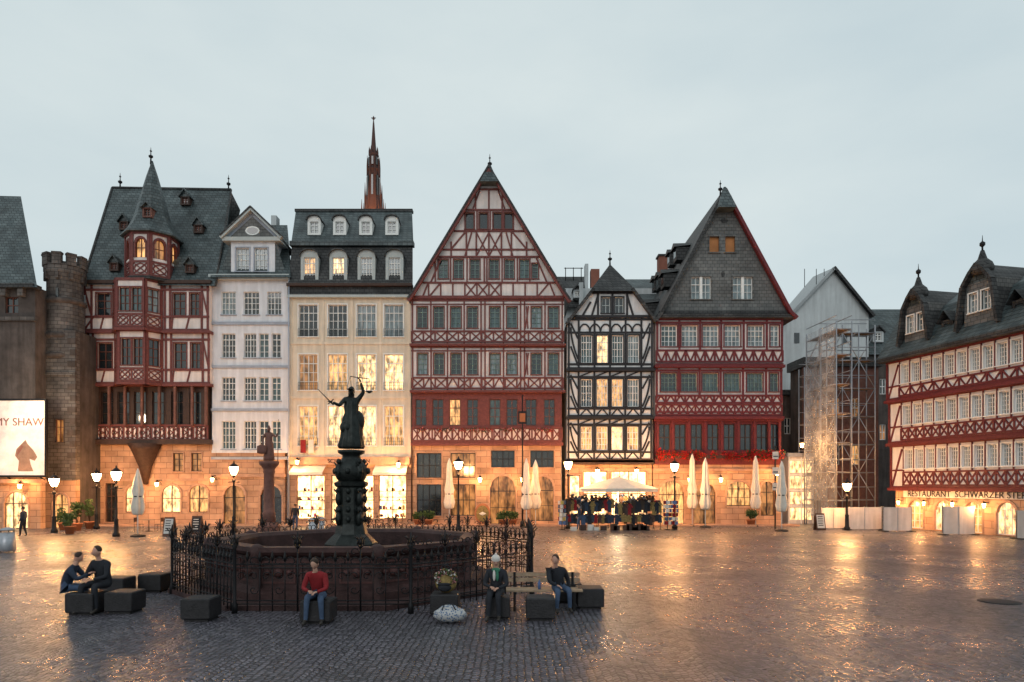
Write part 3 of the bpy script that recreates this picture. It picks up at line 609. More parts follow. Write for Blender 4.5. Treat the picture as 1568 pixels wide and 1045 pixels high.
# ---------------------------------------------------------------- right-hand building
def houseR():
    o=Obj('long_timber_house'); fn=wf(26.35,47.5,26.35+.217,47.5-.976); f=F(o,fn)
    E=420
    f.box('body','infill2',1,E,570,804,-.6,-10)
    ar=[(26+i*46,26+i*46+28,762,803,'gl2' if i%2==1 else 'gl','fwhite',3,4,'sandp',14) for i in range(8)]
    f.wall('sand',4,E,745,805,ar,off=-.25)
    rz=math.atan2(-.976,.217)
    for i,u in enumerate((17,62,108,154)):
        p=f.m(u,768,.35); o.lathe('wall_lamps','bulbs',p.x,p.y,[(.06,p.z-.14),(.1,p.z+.1)],6); o.lathe('wall_lamps','iron',p.x,p.y,[(.14,p.z+.11),(.03,p.z+.25)],6); o.tube('wall_lamps','iron',f.m(u,765,0),p+Vector((0,0,.2)),.02); o.extra.append(light(f.m(u,770,.75),130,r=.12))
    f.box('sign_band','whitec',20,250,749.5,760,-.02,.09)
    o.text('RESTAURANT  SCHWARZER STERN',f.m(28,758.8,.11),.56,'blk',rz)
    for i,(a,b,off) in enumerate(((564,622,.3),(622,684,.15),(684,748,0))):
        ws=[]; c=34
        while c<E-8:
            ws+=WR([c],13.2,a+9,a+36,'fwhite',4,5,('gd','gt','gb'),'fwhite'); c+=18.6
        f.wall('infill2',0,E,a,b,ws,off=off,back=.8)
        for v in(a+3,b-2): f.beam('red2',0,v,E,v,3.4,.08)
        f.xband('red2',24,E,a+41,b-5,int((E-24)/ (19 if i==0 else 13)),'V' if i==0 else 'X',1.9,2.2)
        for j in range(int((E-24)/18.6)+1): f.beam('red2',24.7+j*18.6,a,24.7+j*18.6,a+40,1.5,.06)
        f.beam('red2',2,a,2,b,3,.07); f.beam('red2',4,b-4,22,a+8,2.4); f.beam('red2',2,a+38,24,a+38,2.4)
        f.box('timbers','red2',-2,E,b-1,b+3,-.6,.2)
    f.off=.3
    f.box('eave','slateb',-6,E,560,566,-.5,.6)
    m=f.m
    prof=[(.62,561),(.1,545),(-1.2,500),(-3.2,476),(-8,474),(-11,560)]
    for (w0,v0),(w1,v1) in zip(prof,prof[1:]): o.poly('roof','slate',[m(-6,v0,w0),m(E,v0,w0),m(E,v1,w1),m(-6,v1,w1)])
    o.poly('roof','slate',[m(-5.8,v,w) for w,v in prof])
    for i,uc in enumerate((54,153,252)):
        hw=26+i*3; vt=496-i*4
        f.off=.35
        f.wall('slateg',uc-hw*.75,uc+hw*.75,vt,545,[(uc-15,uc-3,vt+12,vt+36,'gb','fwhite',2,3,'fwhite'),(uc+3,uc+15,vt+12,vt+36,'gb','fwhite',2,3,'fwhite')],back=4,rev='slate')
        pr=[(uc-hw,548),(uc-hw*.86,525),(uc-hw*.7,vt+2),(uc-hw*.35,vt-12),(uc,vt-22),(uc+hw*.35,vt-12),(uc+hw*.7,vt+2),(uc+hw*.86,525),(uc+hw,548)]
        f.poly('dormer_gable','slate',[(uc-hw*.75,vt)]+pr[3:6]+[(uc+hw*.75,vt)],.0)
        f.extr('roof','slateb',pr,.3,-4.5)
        for a,b in zip(pr,pr[1:]): f.beam('slateb',*a,*b,4,.34,'roof')
        p=f.m(uc,vt-20,-.2); o.lathe('onion_caps','slateb',p.x,p.y,[(.55,p.z-.5),(.62,p.z-.15),(.5,p.z+.15),(.25,p.z+.4),(.16,p.z+.7),(.1,p.z+.9)],8)
        o.lathe('onion_caps','iron',p.x,p.y,[(.05,p.z+.8),(.05,p.z+1.1),(.15,p.z+1.2),(.15,p.z+1.35),(.03,p.z+1.45),(.01,p.z+1.8)],8)
    for uc in(100,200):
        f.off=.1; f.wall('slateb',uc-9,uc+9,526,548,[(uc-5,uc+5,531,544,'gb','fwhite',2,2,None)],back=2); f.extr('roof','slateb',[(uc-12,530),(uc,514),(uc+12,530)],.3,-2.5)
houseR()
# ---------------------------------------------------------------- left side buildings
def left():
    o=Obj('turreted_stone_corner_building'); f=F(o,plane(46))
    f.box('body','stoned',-160,52,438,812,-.4,-9)
    f.wall('stoned',-160,54,438,612,[(-60,-30,470,540,'gd','fbrown',2,3,None),(8,28,455,480,'gd','fbrown',2,2,None)],off=0)
    for u in range(-150,52,26): f.box('corbels','stone',u,u+8,438,455,0,.35)
    f.box('trim','stone',-160,56,486,492,-.1,.15)
    f.wall('sand',-160,62,612,812,[(6,44,752,810,'gl2','brown',3,3,'sandp',18),(-70,-20,752,810,'gl2','brown',3,3,'sandp',18)],off=0)
    f.box('trim','sandp',-160,70,734,740,-.1,.5)
    o.poly('roof','slate',[W(-160,440,45.5),W(57,440,45.5),W(32,301,51),W(-160,296,51)]); o.poly('roof','slateb',[W(57,440,45.5),W(32,301,51),W(55,440,58)])
    f.box('eave','slateb',-160,58,437,443,-.4,.5)
    # corner pier under the turret
    f.wall('stone',52,98,500,735,[(66,80,640,676,'gdim','fbrown',2,3,'stoned')],off=-1.2); f.wall('sand',52,98,735,812,[(62,88,756,811,'gl','copper',2,3,'sandp',12)],off=-1.2)
    f.box('body','stoned',52.5,97.5,500,812,-.4,-8)
    for i in range(12): f.box('quoins','stoned',90 if i%2 else 86,98.6,512+i*18,521+i*18,-.1,.06)
    f.box('trim','stone',52,99,566,571,-.1,.12)
    f.box('trim','stone',52,99,730,736,-.1,.15)
    t=o; d=47.0; k=d/1045; cx=(81-784)*k; z=lambda v:3+(742-v)*k; cy=48.3
    t.lathe('turret','stone',cx,cy,[(.5,z(625)),(.8,z(590)),(1.05,z(560)),(1.18,z(540)),(1.2,z(520)),(1.2,z(470)),(1.12,z(440)),(1.12,z(425)),(1.3,z(412)),(1.3,z(402)),(1.1,z(402))],20,smooth=False)
    for i in range(9):
        a=2*pi*i/9; t.M=Matrix.Translation((cx,cy,0))@Matrix.Rotation(a,4,'Z'); t.box('battlements','stone',1.0,1.34,-.28,.28,z(404),z(388))
        t.box('battlements','stone',.96,1.38,-.31,.31,z(388)+.0,z(385)); t.box('corbels','stone',1.05,1.3,-.1,.1,z(425),z(413))
        if i%2: t.box('slits','gd',1.1,1.22,-.08,.08,z(460),z(440))
    t.M=None
    for v in (514,460,545): t.lathe('string_course','stoned',cx,cy,[(1.1,z(v+4)),(1.32,z(v)),(1.32,z(v-4)),(1.1,z(v-8))],20)
    b=Obj('poster_billboard'); f=F(b,plane(45.4)); f.box('panel','poster',-60,70,614,728,-.05,.05); f.box('frame','iron',-62,72,611,614,-.1,.12); f.box('frame','iron',-62,72,728,731,-.1,.12); f.box('frame','iron',70,72,614,728,-.1,.12)
    for u in(-50,10,60): b.tube('brackets','iron',f.m(u,730,-.02),f.m(u,735,-.5),.05)
    hp=[(28,722),(30,706),(24,698),(26,688),(34,680),(40,674),(43,680),(52,690),(58,700),(54,706),(46,703),(48,712),(52,722)]
    f.poly('print','sandp',hp,.054); f.poly('print','ptext',[(34,682),(28,690),(27,699),(32,692),(37,684)],.058)
    b.text('JEREMY SHAW',f.m(68,652,.06),.72,'ptext',0,'RIGHT')
    w=Obj('small_white_house'); f=F(w,plane(58)); f.box('body','white',96,140,546,760,-.4,-8)
    f.wall('white',96,142,548,800,[(119,131,566,592,'gd','fwhite',2,2,None),(118,131,612,632,'gd','fwhite',2,2,None),(112,131,654,674,'gd','fwhite',2,2,None),(115,131,702,734,'gdim','fwhite',2,2,None)])
    w.poly('roof','slate',[W(94,550,57.6),W(146,550,57.6),W(142,528,62),W(98,528,62)])
left()
# ---------------------------------------------------------------- background buildings
def backs():
    o=Obj('rear_slate_roofs'); f=F(o,plane(64))
    f.box('walls','grey',838,1015,440,760,-.4,-8)
    o.poly('roof','slateb',[W(832,470,63.5),W(905,470,63.5),W(895,424,68),W(842,424,68)]); o.poly('roof','slate',[W(900,460,63),W(1010,460,63),W(1002,428,68),W(908,428,68)])
    for u in(858,884): dormer(o,u,444,456,12,63.6,'gable','grey','gd','slateb','fwhite',2)
    o.box('chimneys','cbrick',W(905,0,66).x,W(918,0,66).x,66,67,14,W(0,412,66).z); o.box('chimneys','grey',W(896,0,66).x,W(901,0,66).x,66,67,14,W(0,404,66).z); o.box('chimneys','grey',W(886,0,64).x,W(892,0,64).x,63.3,64,14,W(0,436,64).z)
    for u in(866,878,890): o.tube('railing','iron',W(u,430,67),W(u,410,67),.04)
    o.tube('railing','iron',W(864,411,67),W(893,411,67),.04)
    o=Obj('grey_gabled_building'); f=F(o,plane(62))
    f.poly('walls','grey',[(1196,496),(1276,412),(1330,480),(1330,800),(1196,800)])
    f.beam('metalroof',1192,501,1277,411,4,.4,'roof',-.2); f.beam('slateb',1275,411,1336,486,4,.4,'roof',-.2)
    o.poly('roof','metalroof',[W(1192,500,61.6),W(1277,410,61.6),W(1245,424,84),W(1180,500,84)]); o.poly('roof','slateb',[W(1275,410,61.5),W(1334,484,61.5),W(1330,484,75),W(1262,420,75)])
    for u in(1232,1250,1262): o.tube('antenna','iron',W(u,440,64),W(u,412,64),.03)
    for v in(510,556): f.box('windows','gd',1216,1224,v,v+16,-.05,.03); f.box('windows','gd',1290,1297,v,v+16,-.05,.03)
    o=Obj('rear_corner_house'); f=F(o,plane(63)); f.wall('stoned',1322,1420,540,800,WR([1336,1352],10,580,604,'fwhite',2,2,('gd',))+WR([1336,1352],10,650,674,'fwhite',2,2,('gdim','gd'))); f.box('body','stoned',1323,1419,540,800,-.4,-6)
    o.poly('roof','slate',[W(1318,543,62.5),W(1424,543,62.5),W(1416,474,67),W(1328,474,67)]); dormer(o,1345,508,524,16,63.4,'gable','grey','gd','slateb','fwhite',2)
    o=Obj('alley_house'); f=F(o,plane(58)); f.wall('stoned',1180,1262,606,800,WR([1206,1222,1240],10,640,665,'fwhite',2,2,('gdim','gd'))+WR([1206,1222,1240],10,700,725,'fwhite',2,2,('gl','gd'))); f.box('body','stoned',1180,1262,604,800,-.4,-3); f.box('roof','slateb',1176,1264,598,606,-3,.4)
    o=Obj('cathedral_spire'); d=180; k=d/1045; cx=(572-784)*k; z=lambda v:3+(742-v)*k
    o.lathe('spire','gothic',cx,d,[(r*k,z(v)) for r,v in((16,345),(15,322),(11,305),(9,285),(8.5,264),(10,261),(7.5,257),(6.5,240),(7.5,237),(4.4,234),(2.8,212),(1.3,190),(.6,184),(1.8,183),(1.8,181),(.4,178))],8,smooth=False)
    for i in range(8):
        a=i*pi/4+pi/8
        for rr,v0,v1 in((13,324,282),(9.5,272,240),(18,345,308),(6.5,240,226)):
            x=cx+rr*k*math.cos(a); y=d+rr*k*math.sin(a); o.lathe('pinnacles','gothic',x,y,[(1.2*k,z(v0)),(1.2*k,z(v0)+(z(v1)-z(v0))*.5),(.2*k,z(v1))],4,smooth=False)
        for v0,v1,rr in((302,272,9.1),(255,243,6.9)):
            x=cx+rr*k*math.cos(a-pi/8); y=d+rr*k*math.sin(a-pi/8); o.M=Matrix.Translation((x,y,0))@Matrix.Rotation(a-pi/8,4,'Z'); o.box('lancets','gd',-.25,.3,-1.4*k,1.4*k,z(v0),z(v1)); o.M=None
    o.tube('cross','gothic',(cx-.6,d,z(181)),(cx+.6,d,z(181)),.12)
    F(o,plane(d)).box('tower','gothic',552,592,350,735,-6,0)
backs()
# ---------------------------------------------------------------- scaffolding, hoarding
def scaf():
    o=Obj('scaffolded_building'); f=F(o,plane(54)); f.wall('redstone',1232,1345,560,800,WR([1250,1280,1310],12,610,640,'fwhite',2,2,('gd','gdim'))+WR([1250,1280,1310],12,680,712,'fwhite',2,2,('gd','gl')),off=0); f.box('body','stoned',1234,1345,562,800,-.4,-3)
    f.box('roof','slateb',1228,1350,548,562,-3,.3)
    s=Obj('scaffolding')
    def lv(fn,us,ws,vs,net):
        for u in us:
            for w in ws: s.tube('poles','steel',fn(u,vs[0]-12,w),fn(u,805,w),.05,n=5)
        for v in vs:
            for w in ws: s.tube('ledgers','steel',fn(us[0],v,w),fn(us[-1],v,w),.04,n=4); s.tube('ledgers','steel',fn(us[0],v-20,w),fn(us[-1],v-20,w),.035,n=4)
            for u in us: s.tube('ledgers','steel',fn(u,v,ws[0]),fn(u,v,ws[-1]),.03,n=4)
            for i in range(len(us)-1):
                pts=[fn(us[i]+.5,v-1,ws[0]),fn(us[i+1]-.5,v-1,ws[0]),fn(us[i+1]-.5,v-1,ws[-1]),fn(us[i]+.5,v-1,ws[-1])]; s.poly('planks','plank',pts)
        for i in range(len(vs)-1):
            for j in range(len(us)-1):
                a,b=(j,j+1) if (i+j)%2 else (j+1,j)
                s.tube('braces','steel',fn(us[a],vs[i],ws[-1]),fn(us[b],vs[i+1],ws[-1]),.03,n=4)
        if net:
            for i in range(len(us)-1): s.poly('netting','net',[fn(us[i],vs[0]-10,ws[-1]+.08),fn(us[i+1],vs[0]-10,ws[-1]+.08),fn(us[i+1],790,ws[-1]+.08),fn(us[i],790,ws[-1]+.08)])
    lv(plane(49.5),[1266,1290,1315,1340],[-1.2,0],[510,552,595,638,681,724,766],False)
    n=wf(W(1262,0,49.5).x,52,W(1262,0,49.5).x+.3,47.5-1); lv(n,[0,45,90],[-.9,.2],[515,552,595,638,681,724,766],True)
    lv(plane(51.5),[1232,1250,1266],[-1,0],[575,610,650,690,730,766],True)
    h=Obj('construction_hoarding')
    for a,b,v0,d in((1257,1294,778,46),(1296,1350,777,45),(1352,1396,777,43.5),(1443,1492,776,40.5),(1556,1600,782,37.5)):
        f=F(h,plane(d)); k=742+3*1045/d; f.box('panels','hoard',a,b,v0,k-1,-.03,.03)
        for u in(a,b-.9,(a+b)/2): f.box('posts','steel',u,u+.9,v0-1,k,-.05,.05)
        f.box('feet','block',a-2,a+4,k-1.5,k,-.4,.4); f.box('feet','block',b-4,b+2,k-1.5,k,-.35,.35)
    o=Obj('site_cabin'); f=F(o,plane(52)); f.box('box','hoard',1207,1245,700,806,-2.4,0); f.box('roof','steel',1205,1247,694,700,-2.5,.15)
    for v in range(706,800,24): f.box('windows','gl2',1210,1242,v,v+18,0,.03); f.box('mullions','fwhite',1207,1245,v-3,v-1.6,0,.05)
    for u in(1207,1226,1244): f.box('mullions','fwhite',u,u+1.5,700,806,0,.06)
scaf()
# ---------------------------------------------------------------- lamps
def street_lamp(u,vh,vb,W_=260,d=None):
    d=d or gd(vb); p=W(u,vh,d); x,y,z=p; o=Obj('street_lamp')
    o.lathe('post','iron',x,y,[(.2,0),(.2,.15),(.13,.25),(.11,.9),(.13,.95),(.07,1.05),(.05,z-.75),(.1,z-.7),(.1,z-.62),(.04,z-.58),(.04,z-.4)],10)
    o.tube('crossbar','iron',(x-.35,y,z-.75),(x+.35,y,z-.75),.025)
    o.lathe('lantern','iron',x,y,[(.06,z-.42),(.16,z-.34),(.17,z-.31)],6,smooth=False)
    o.lathe('globe','bulb',x,y,[(.13,z-.3),(.24,z-.05),(.29,z+.18)],8,smooth=True)
    o.lathe('cap','iron',x,y,[(.33,z+.19),(.29,z+.24),(.12,z+.38),(.05,z+.42),(.05,z+.48),(.01,z+.58)],8,smooth=False)
    o.extra.append(light((x,y,z-.08),W_*2.1,r=.38))
for a in((178,728,822,520),(358,720,816,650),(702,712,812,900),(870,712,810,800),(1033,715,810,1000),(1297,745,812,800),(83,738,816,700),(148,730,810,560)): street_lamp(*a)
def wall_lantern(u,v,d=49.4,w=90):
    p=W(u,v,d); o=Obj('wall_lantern'); x,y,z=p
    o.tube('bracket','iron',(x,50,z+.3),(x,y,z+.3),.025); o.tube('bracket','iron',(x,50,z),(x,y+.1,z+.28),.018)
    o.lathe('lantern','bulbs',x,y,[(.08,z-.16),(.14,z+.12)],6); o.lathe('cap','iron',x,y,[(.17,z+.13),(.06,z+.26),(.02,z+.32)],6); o.lathe('cap','iron',x,y,[(.03,z-.22),(.09,z-.17)],6)
    o.extra.append(light((x,y-.25,z),w*1.5,r=.12))
for a in((240,742,49.3,90),(325,735,49.3,100),(455,708,49,170),(538,718,48.6,200),(610,712,49,240),(735,735,49.4,90),(800,735,49.4,90),(915,722,49,160),(975,722,49,160),(1056,735,49.3,110),(1104,735,49.3,130),(1190,725,49.3,150),(1228,682,49.6,220),(30,745,45.4,170)): wall_lantern(*a)
sp_=light((W(562,340,170).x,168,W(0,334,170).z),15000,(1,.4,.12),1); sp_.name='cathedral_floodlight'
light((W(20,600,42).x,43.3,8.5),420,(1,.75,.5),.3).name='billboard_floodlight'
# ---------------------------------------------------------------- parasols
def parasol(u,vt,vb,d=None):
    d=d or gd(vb); x,y,z=W(u,vt,d); o=Obj('closed_parasol')
    o.tube('pole','fwhite',(x,y,0),(x,y,z+.08),.035); o.lathe('foot','block',x,y,[(.4,0),(.4,.08),(.1,.14)],12)
    o.lathe('canopy','canvas',x,y,[(.2,1.25),(.27,1.35),(.34,1.7),(.24,2.3),(.3,2.6),(.2,3.2),(.15,z-.4),(.05,z)],30,folds=6,fa=.25,rot=R.uniform(0,1))
    o.lathe('strap','dark',x,y,[(.27,2.28),(.27,2.34)],12)
for a in((688,704,806),(693,712,800),(806,704,808),(820,706,806),(1060,697,806),(1080,703,808),(1157,700,806),(1197,708,814),(211,720,822)): parasol(*a)
# ---------------------------------------------------------------- market stall
def stall():
    o=Obj('souvenir_market_stall'); x,y=W(946,0,46.4).x,46.4
    o.lathe('canopy','canvas',x,y,[(2.75,2.5),(2.8,2.72),(1.4,3.15),(.1,3.5)],8,rot=pi/8,smooth=False,sy=.7)
    o.tube('pole','fwhite',(x,y,0),(x,y,3.55),.05)
    for i in range(8):
        a=pi/8+i*pi/4; o.tube('ribs','steel',(x,y,2.9),(x+2.7*math.cos(a),y+1.85*math.sin(a),2.6),.02,n=4)
    cols=['dark','dark','dark','navy','navy','dark','copper','whitec','denim','ochre','redc','brown','brown','hairb']
    def shirt(X,Y,Z,w,h,c):
        j=R.uniform(-.03,.03)
        o.add('garments',c,[(X-w*.2,Y,Z),(X+w*.2,Y,Z),(X+w*.62,Y+j,Z-h*.3),(X+w*.5,Y+j,Z-h*.42),(X+w*.36,Y,Z-h*.25),(X+w*.38+j,Y-.05,Z-h),(X-w*.38+j,Y+.04,Z-h),(X-w*.36,Y,Z-h*.25),(X-w*.5,Y-j,Z-h*.42),(X-w*.62,Y-j,Z-h*.3)],[(0,1,2,3,4,7,8,9),(4,5,6,7)])
    for (dx,dy,hh,w) in((-3.2,-.9,2.0,1.0),(-2.1,-1.4,1.9,1.0),(-1.0,-1.3,2.05,1.0),(.1,-1.5,1.8,1.0),(1.2,-1.3,2.0,1.0),(2.2,-1.1,1.85,.9),(-2.6,.3,2.2,1.1),(-1.2,.4,2.2,1.2),(.6,.4,2.2,1.2),(2.0,.3,2.2,1.0)):
        X=x+dx; Y=y+dy
        for s_ in(-w/2,w/2): o.tube('racks','iron',(X+s_,Y,0),(X+s_,Y,hh),.025,n=4); o.tube('racks','iron',(X+s_,Y-.3,.03),(X+s_,Y+.3,.03),.025,n=4)
        o.tube('racks','iron',(X-w/2,Y,hh),(X+w/2,Y,hh),.025,n=4); o.tube('racks','iron',(X-w/2,Y,1.0),(X+w/2,Y,1.0),.02,n=4)
        for r_,z in enumerate((hh-.02,1.0)):
            for j in range(5): shirt(X-w*.42+j*w*.21,Y-.05-R.uniform(0,.12),z,R.uniform(.28,.38),R.uniform(.6,.9) if r_==0 else R.uniform(.45,.75),R.choice(cols))
        for j in range(5):
            q=(X+R.uniform(-w/2,w/2),Y-R.uniform(.1,.25),hh+R.uniform(.0,.1)); o.ell('hats',R.choice(cols),q,(.12,.12,.07),8,5); o.ell('hats',R.choice(cols),q,(.17,.17,.015),8,4)
    for dx in(-3.9,3.05,3.5):
        X=x+dx
        o.tube('postcard_stand','iron',(X,y-1.4,0),(X,y-1.4,2.0),.025); o.lathe('postcard_stand','iron',X,y-1.4,[(.25,0),(.2,.04)],8)
        for k in range(6):
            for i in range(6):
                a=i*pi/3+k*.1; o.M=Matrix.Translation((X,y-1.4,.35+k*.27))@Matrix.Rotation(a,4,'Z'); o.box('postcards',R.choice(['whitec','pblue','redc','pyel','canvas','denim']),.22,.24,-.1,.1,0,.22); o.M=None
    for i in range(14):
        X=x+R.uniform(-3.3,3.1); o.box('crates',R.choice(['copper','whitec','brown','brown']),X-.2,X+.2,y-2.0,y-1.7,.0,R.uniform(.2,.45))
    o.extra.append(light((x,y-.3,2.35),260,(1,.7,.4)))
stall()
# ---------------------------------------------------------------- small street furniture
def aboard(u,vb,w=.6,h=1.1,c='whitec'):
    x,y,_=W(u,vb,gd(vb)); o=Obj('sandwich_board_sign')
    for s_ in(-1,1):
        o.add('boards','copper',[(x-w/2,y+s_*.28,0),(x+w/2,y+s_*.28,0),(x+w/2,y+s_*.02,h),(x-w/2,y+s_*.02,h),(x-w/2,y+s_*.24,0),(x+w/2,y+s_*.24,0),(x+w/2,y,h-.02),(x-w/2,y,h-.02)],[(0,1,2,3),(4,5,6,7),(0,1,5,4),(1,2,6,5),(2,3,7,6),(3,0,4,7)])
    o.add('panel',c,[(x-w*.4,y-.27,.15),(x+w*.4,y-.27,.15),(x+w*.4,y-.06,h-.1),(x-w*.4,y-.06,h-.1)],[(0,1,2,3)])
    for i in range(5): zz=.3+i*.14; yy=-.275+.21*(zz-.15)/(h-.25)-.004; o.add('lettering','dark' if c!='dark' else 'whitec',[(x-w*.3,y+yy,zz),(x+w*R.uniform(.1,.3),y+yy,zz),(x+w*.25,y+yy+.01,zz+.05),(x-w*.3,y+yy+.01,zz+.05)],[(0,1,2,3)])
aboard(260,821); aboard(302,818,c='dark'); aboard(1255,812,.6,1.1)
def plant(u,vb,h,d=None):
    x,y,_=W(u,vb,d or gd(vb)); o=Obj('potted_shrub')
    o.lathe('pot','pot',x,y,[(.2,0),(.3,.42),(.34,.42),(.34,.5),(.28,.5),(.26,.44)],12)
    for i in range(5): a=i*1.3; o.tube('stems','brown',(x,y,.4),(x+.15*math.cos(a),y+.15*math.sin(a),.4+h*.6),.02,.008,n=4)
    for i in range(6): o.leaves('leaves',['leaf'],(x+R.uniform(-.25,.25),y+R.uniform(-.2,.2),.5+h*R.uniform(.2,.9)),(.28,.28,.25),90,.07)
for u,v,h in((97,812,1.1),(118,813,1.4),(137,810,1.8),(107,818,.7),(640,806,.5),(656,806,.5),(770,806,.5),(785,806,.5),(1150,806,.6)): plant(u,v,h)
def bin_(u,vb,h=1.05,r=.32):
    x,y,_=W(u,vb,gd(vb)); o=Obj('litter_bin'); o.lathe('body','steel',x,y,[(r*.9,.05),(r,.1),(r,h*.8)],16); o.lathe('hood','steel',x,y,[(r*1.05,h*.88),(r*1.05,h*.93),(r*.3,h)],16)
    for i in range(3): a=i*2.1; o.tube('supports','iron',(x+r*.9*math.cos(a),y+r*.9*math.sin(a),0),(x+r*.9*math.cos(a),y+r*.9*math.sin(a),h*.9),.02)
bin_(480,826,1.2,.3); bin_(12,846,1.1,.3); bin_(490,824,1.2,.3)
o=Obj('barrel_menu_sign'); x,y,_=W(739,804,47.8)
o.M=Matrix.Translation((x,y,.95))@Matrix.Rotation(pi/2,4,'X'); o.lathe('disc','pot',0,0,[(.5,-.06),(.56,-.05),(.56,.05),(.5,.06)],20,sy=1.3); o.lathe('disc','ochre',0,0,[(.44,.061),(.42,.07)],20,sy=1.3); o.lathe('lettering','canvas',0,0,[(.22,.071),(.20,.082)],4,sy=.6,sx=1.2); o.M=None
for s_ in(-.25,.25): o.tube('legs','copper',(x+s_,y,0),(x+s_,y,.5),.03)
def cafe(u,vb):
    x,y,_=W(u,vb,gd(vb)); o=Obj('cafe_table_set')
    o.lathe('table','wood',x,y,[(.38,.72),(.38,.75)],16); o.tube('table_leg','iron',(x,y,0),(x,y,.72),.03); o.lathe('table_foot','iron',x,y,[(.22,0),(.2,.03)],10)
    for s_ in(-1,1):
        X=x+s_*.65
        o.box('chair_seat','copper',X-.2,X+.2,y-.2,y+.2,.43,.46)
        for a in(-.18,.18):
            for b in(-.18,.18): o.tube('chair_legs','iron',(X+a,y+b,0),(X+a,y+b,.43),.014,n=4)
        o.box('chair_back','copper',X+s_*.18,X+s_*.21,y-.2,y+.2,.62,.88); o.tube('chair_legs','iron',(X+s_*.19,y-.18,.43),(X+s_*.19,y-.18,.88),.014); o.tube('chair_legs','iron',(X+s_*.19,y+.18,.43),(X+s_*.19,y+.18,.88),.014)
for a in((575,812),(597,810),(228,814)): cafe(*a)
o=Obj('banner_pole'); x,y,_=W(800,808,47.5); o.tube('pole','iron',(x,y,0),(x,y,9.2),.06,.04); o.lathe('base','iron',x,y,[(.18,0),(.15,.4),(.07,.5)],8); o.box('emblem','iron',x-.3,x+.3,y-.03,y+.03,7.2,8.1); o.box('emblem','pot',x-.2,x+.2,y-.05,y-.031,7.35,7.95)
o=Obj('signpost'); x,y,_=W(1187,812,46); o.tube('pole','iron',(x,y,0),(x,y,5.6),.05)
for i in range(3): o.box('sign_plates','whitec',x-.2,x+.2,y-.07,y-.04,2.6+i*1.05,3.1+i*1.05); o.box('sign_plates','navy',x-.16,x+.16,y-.08,y-.071,2.75+i*1.05,2.82+i*1.05)
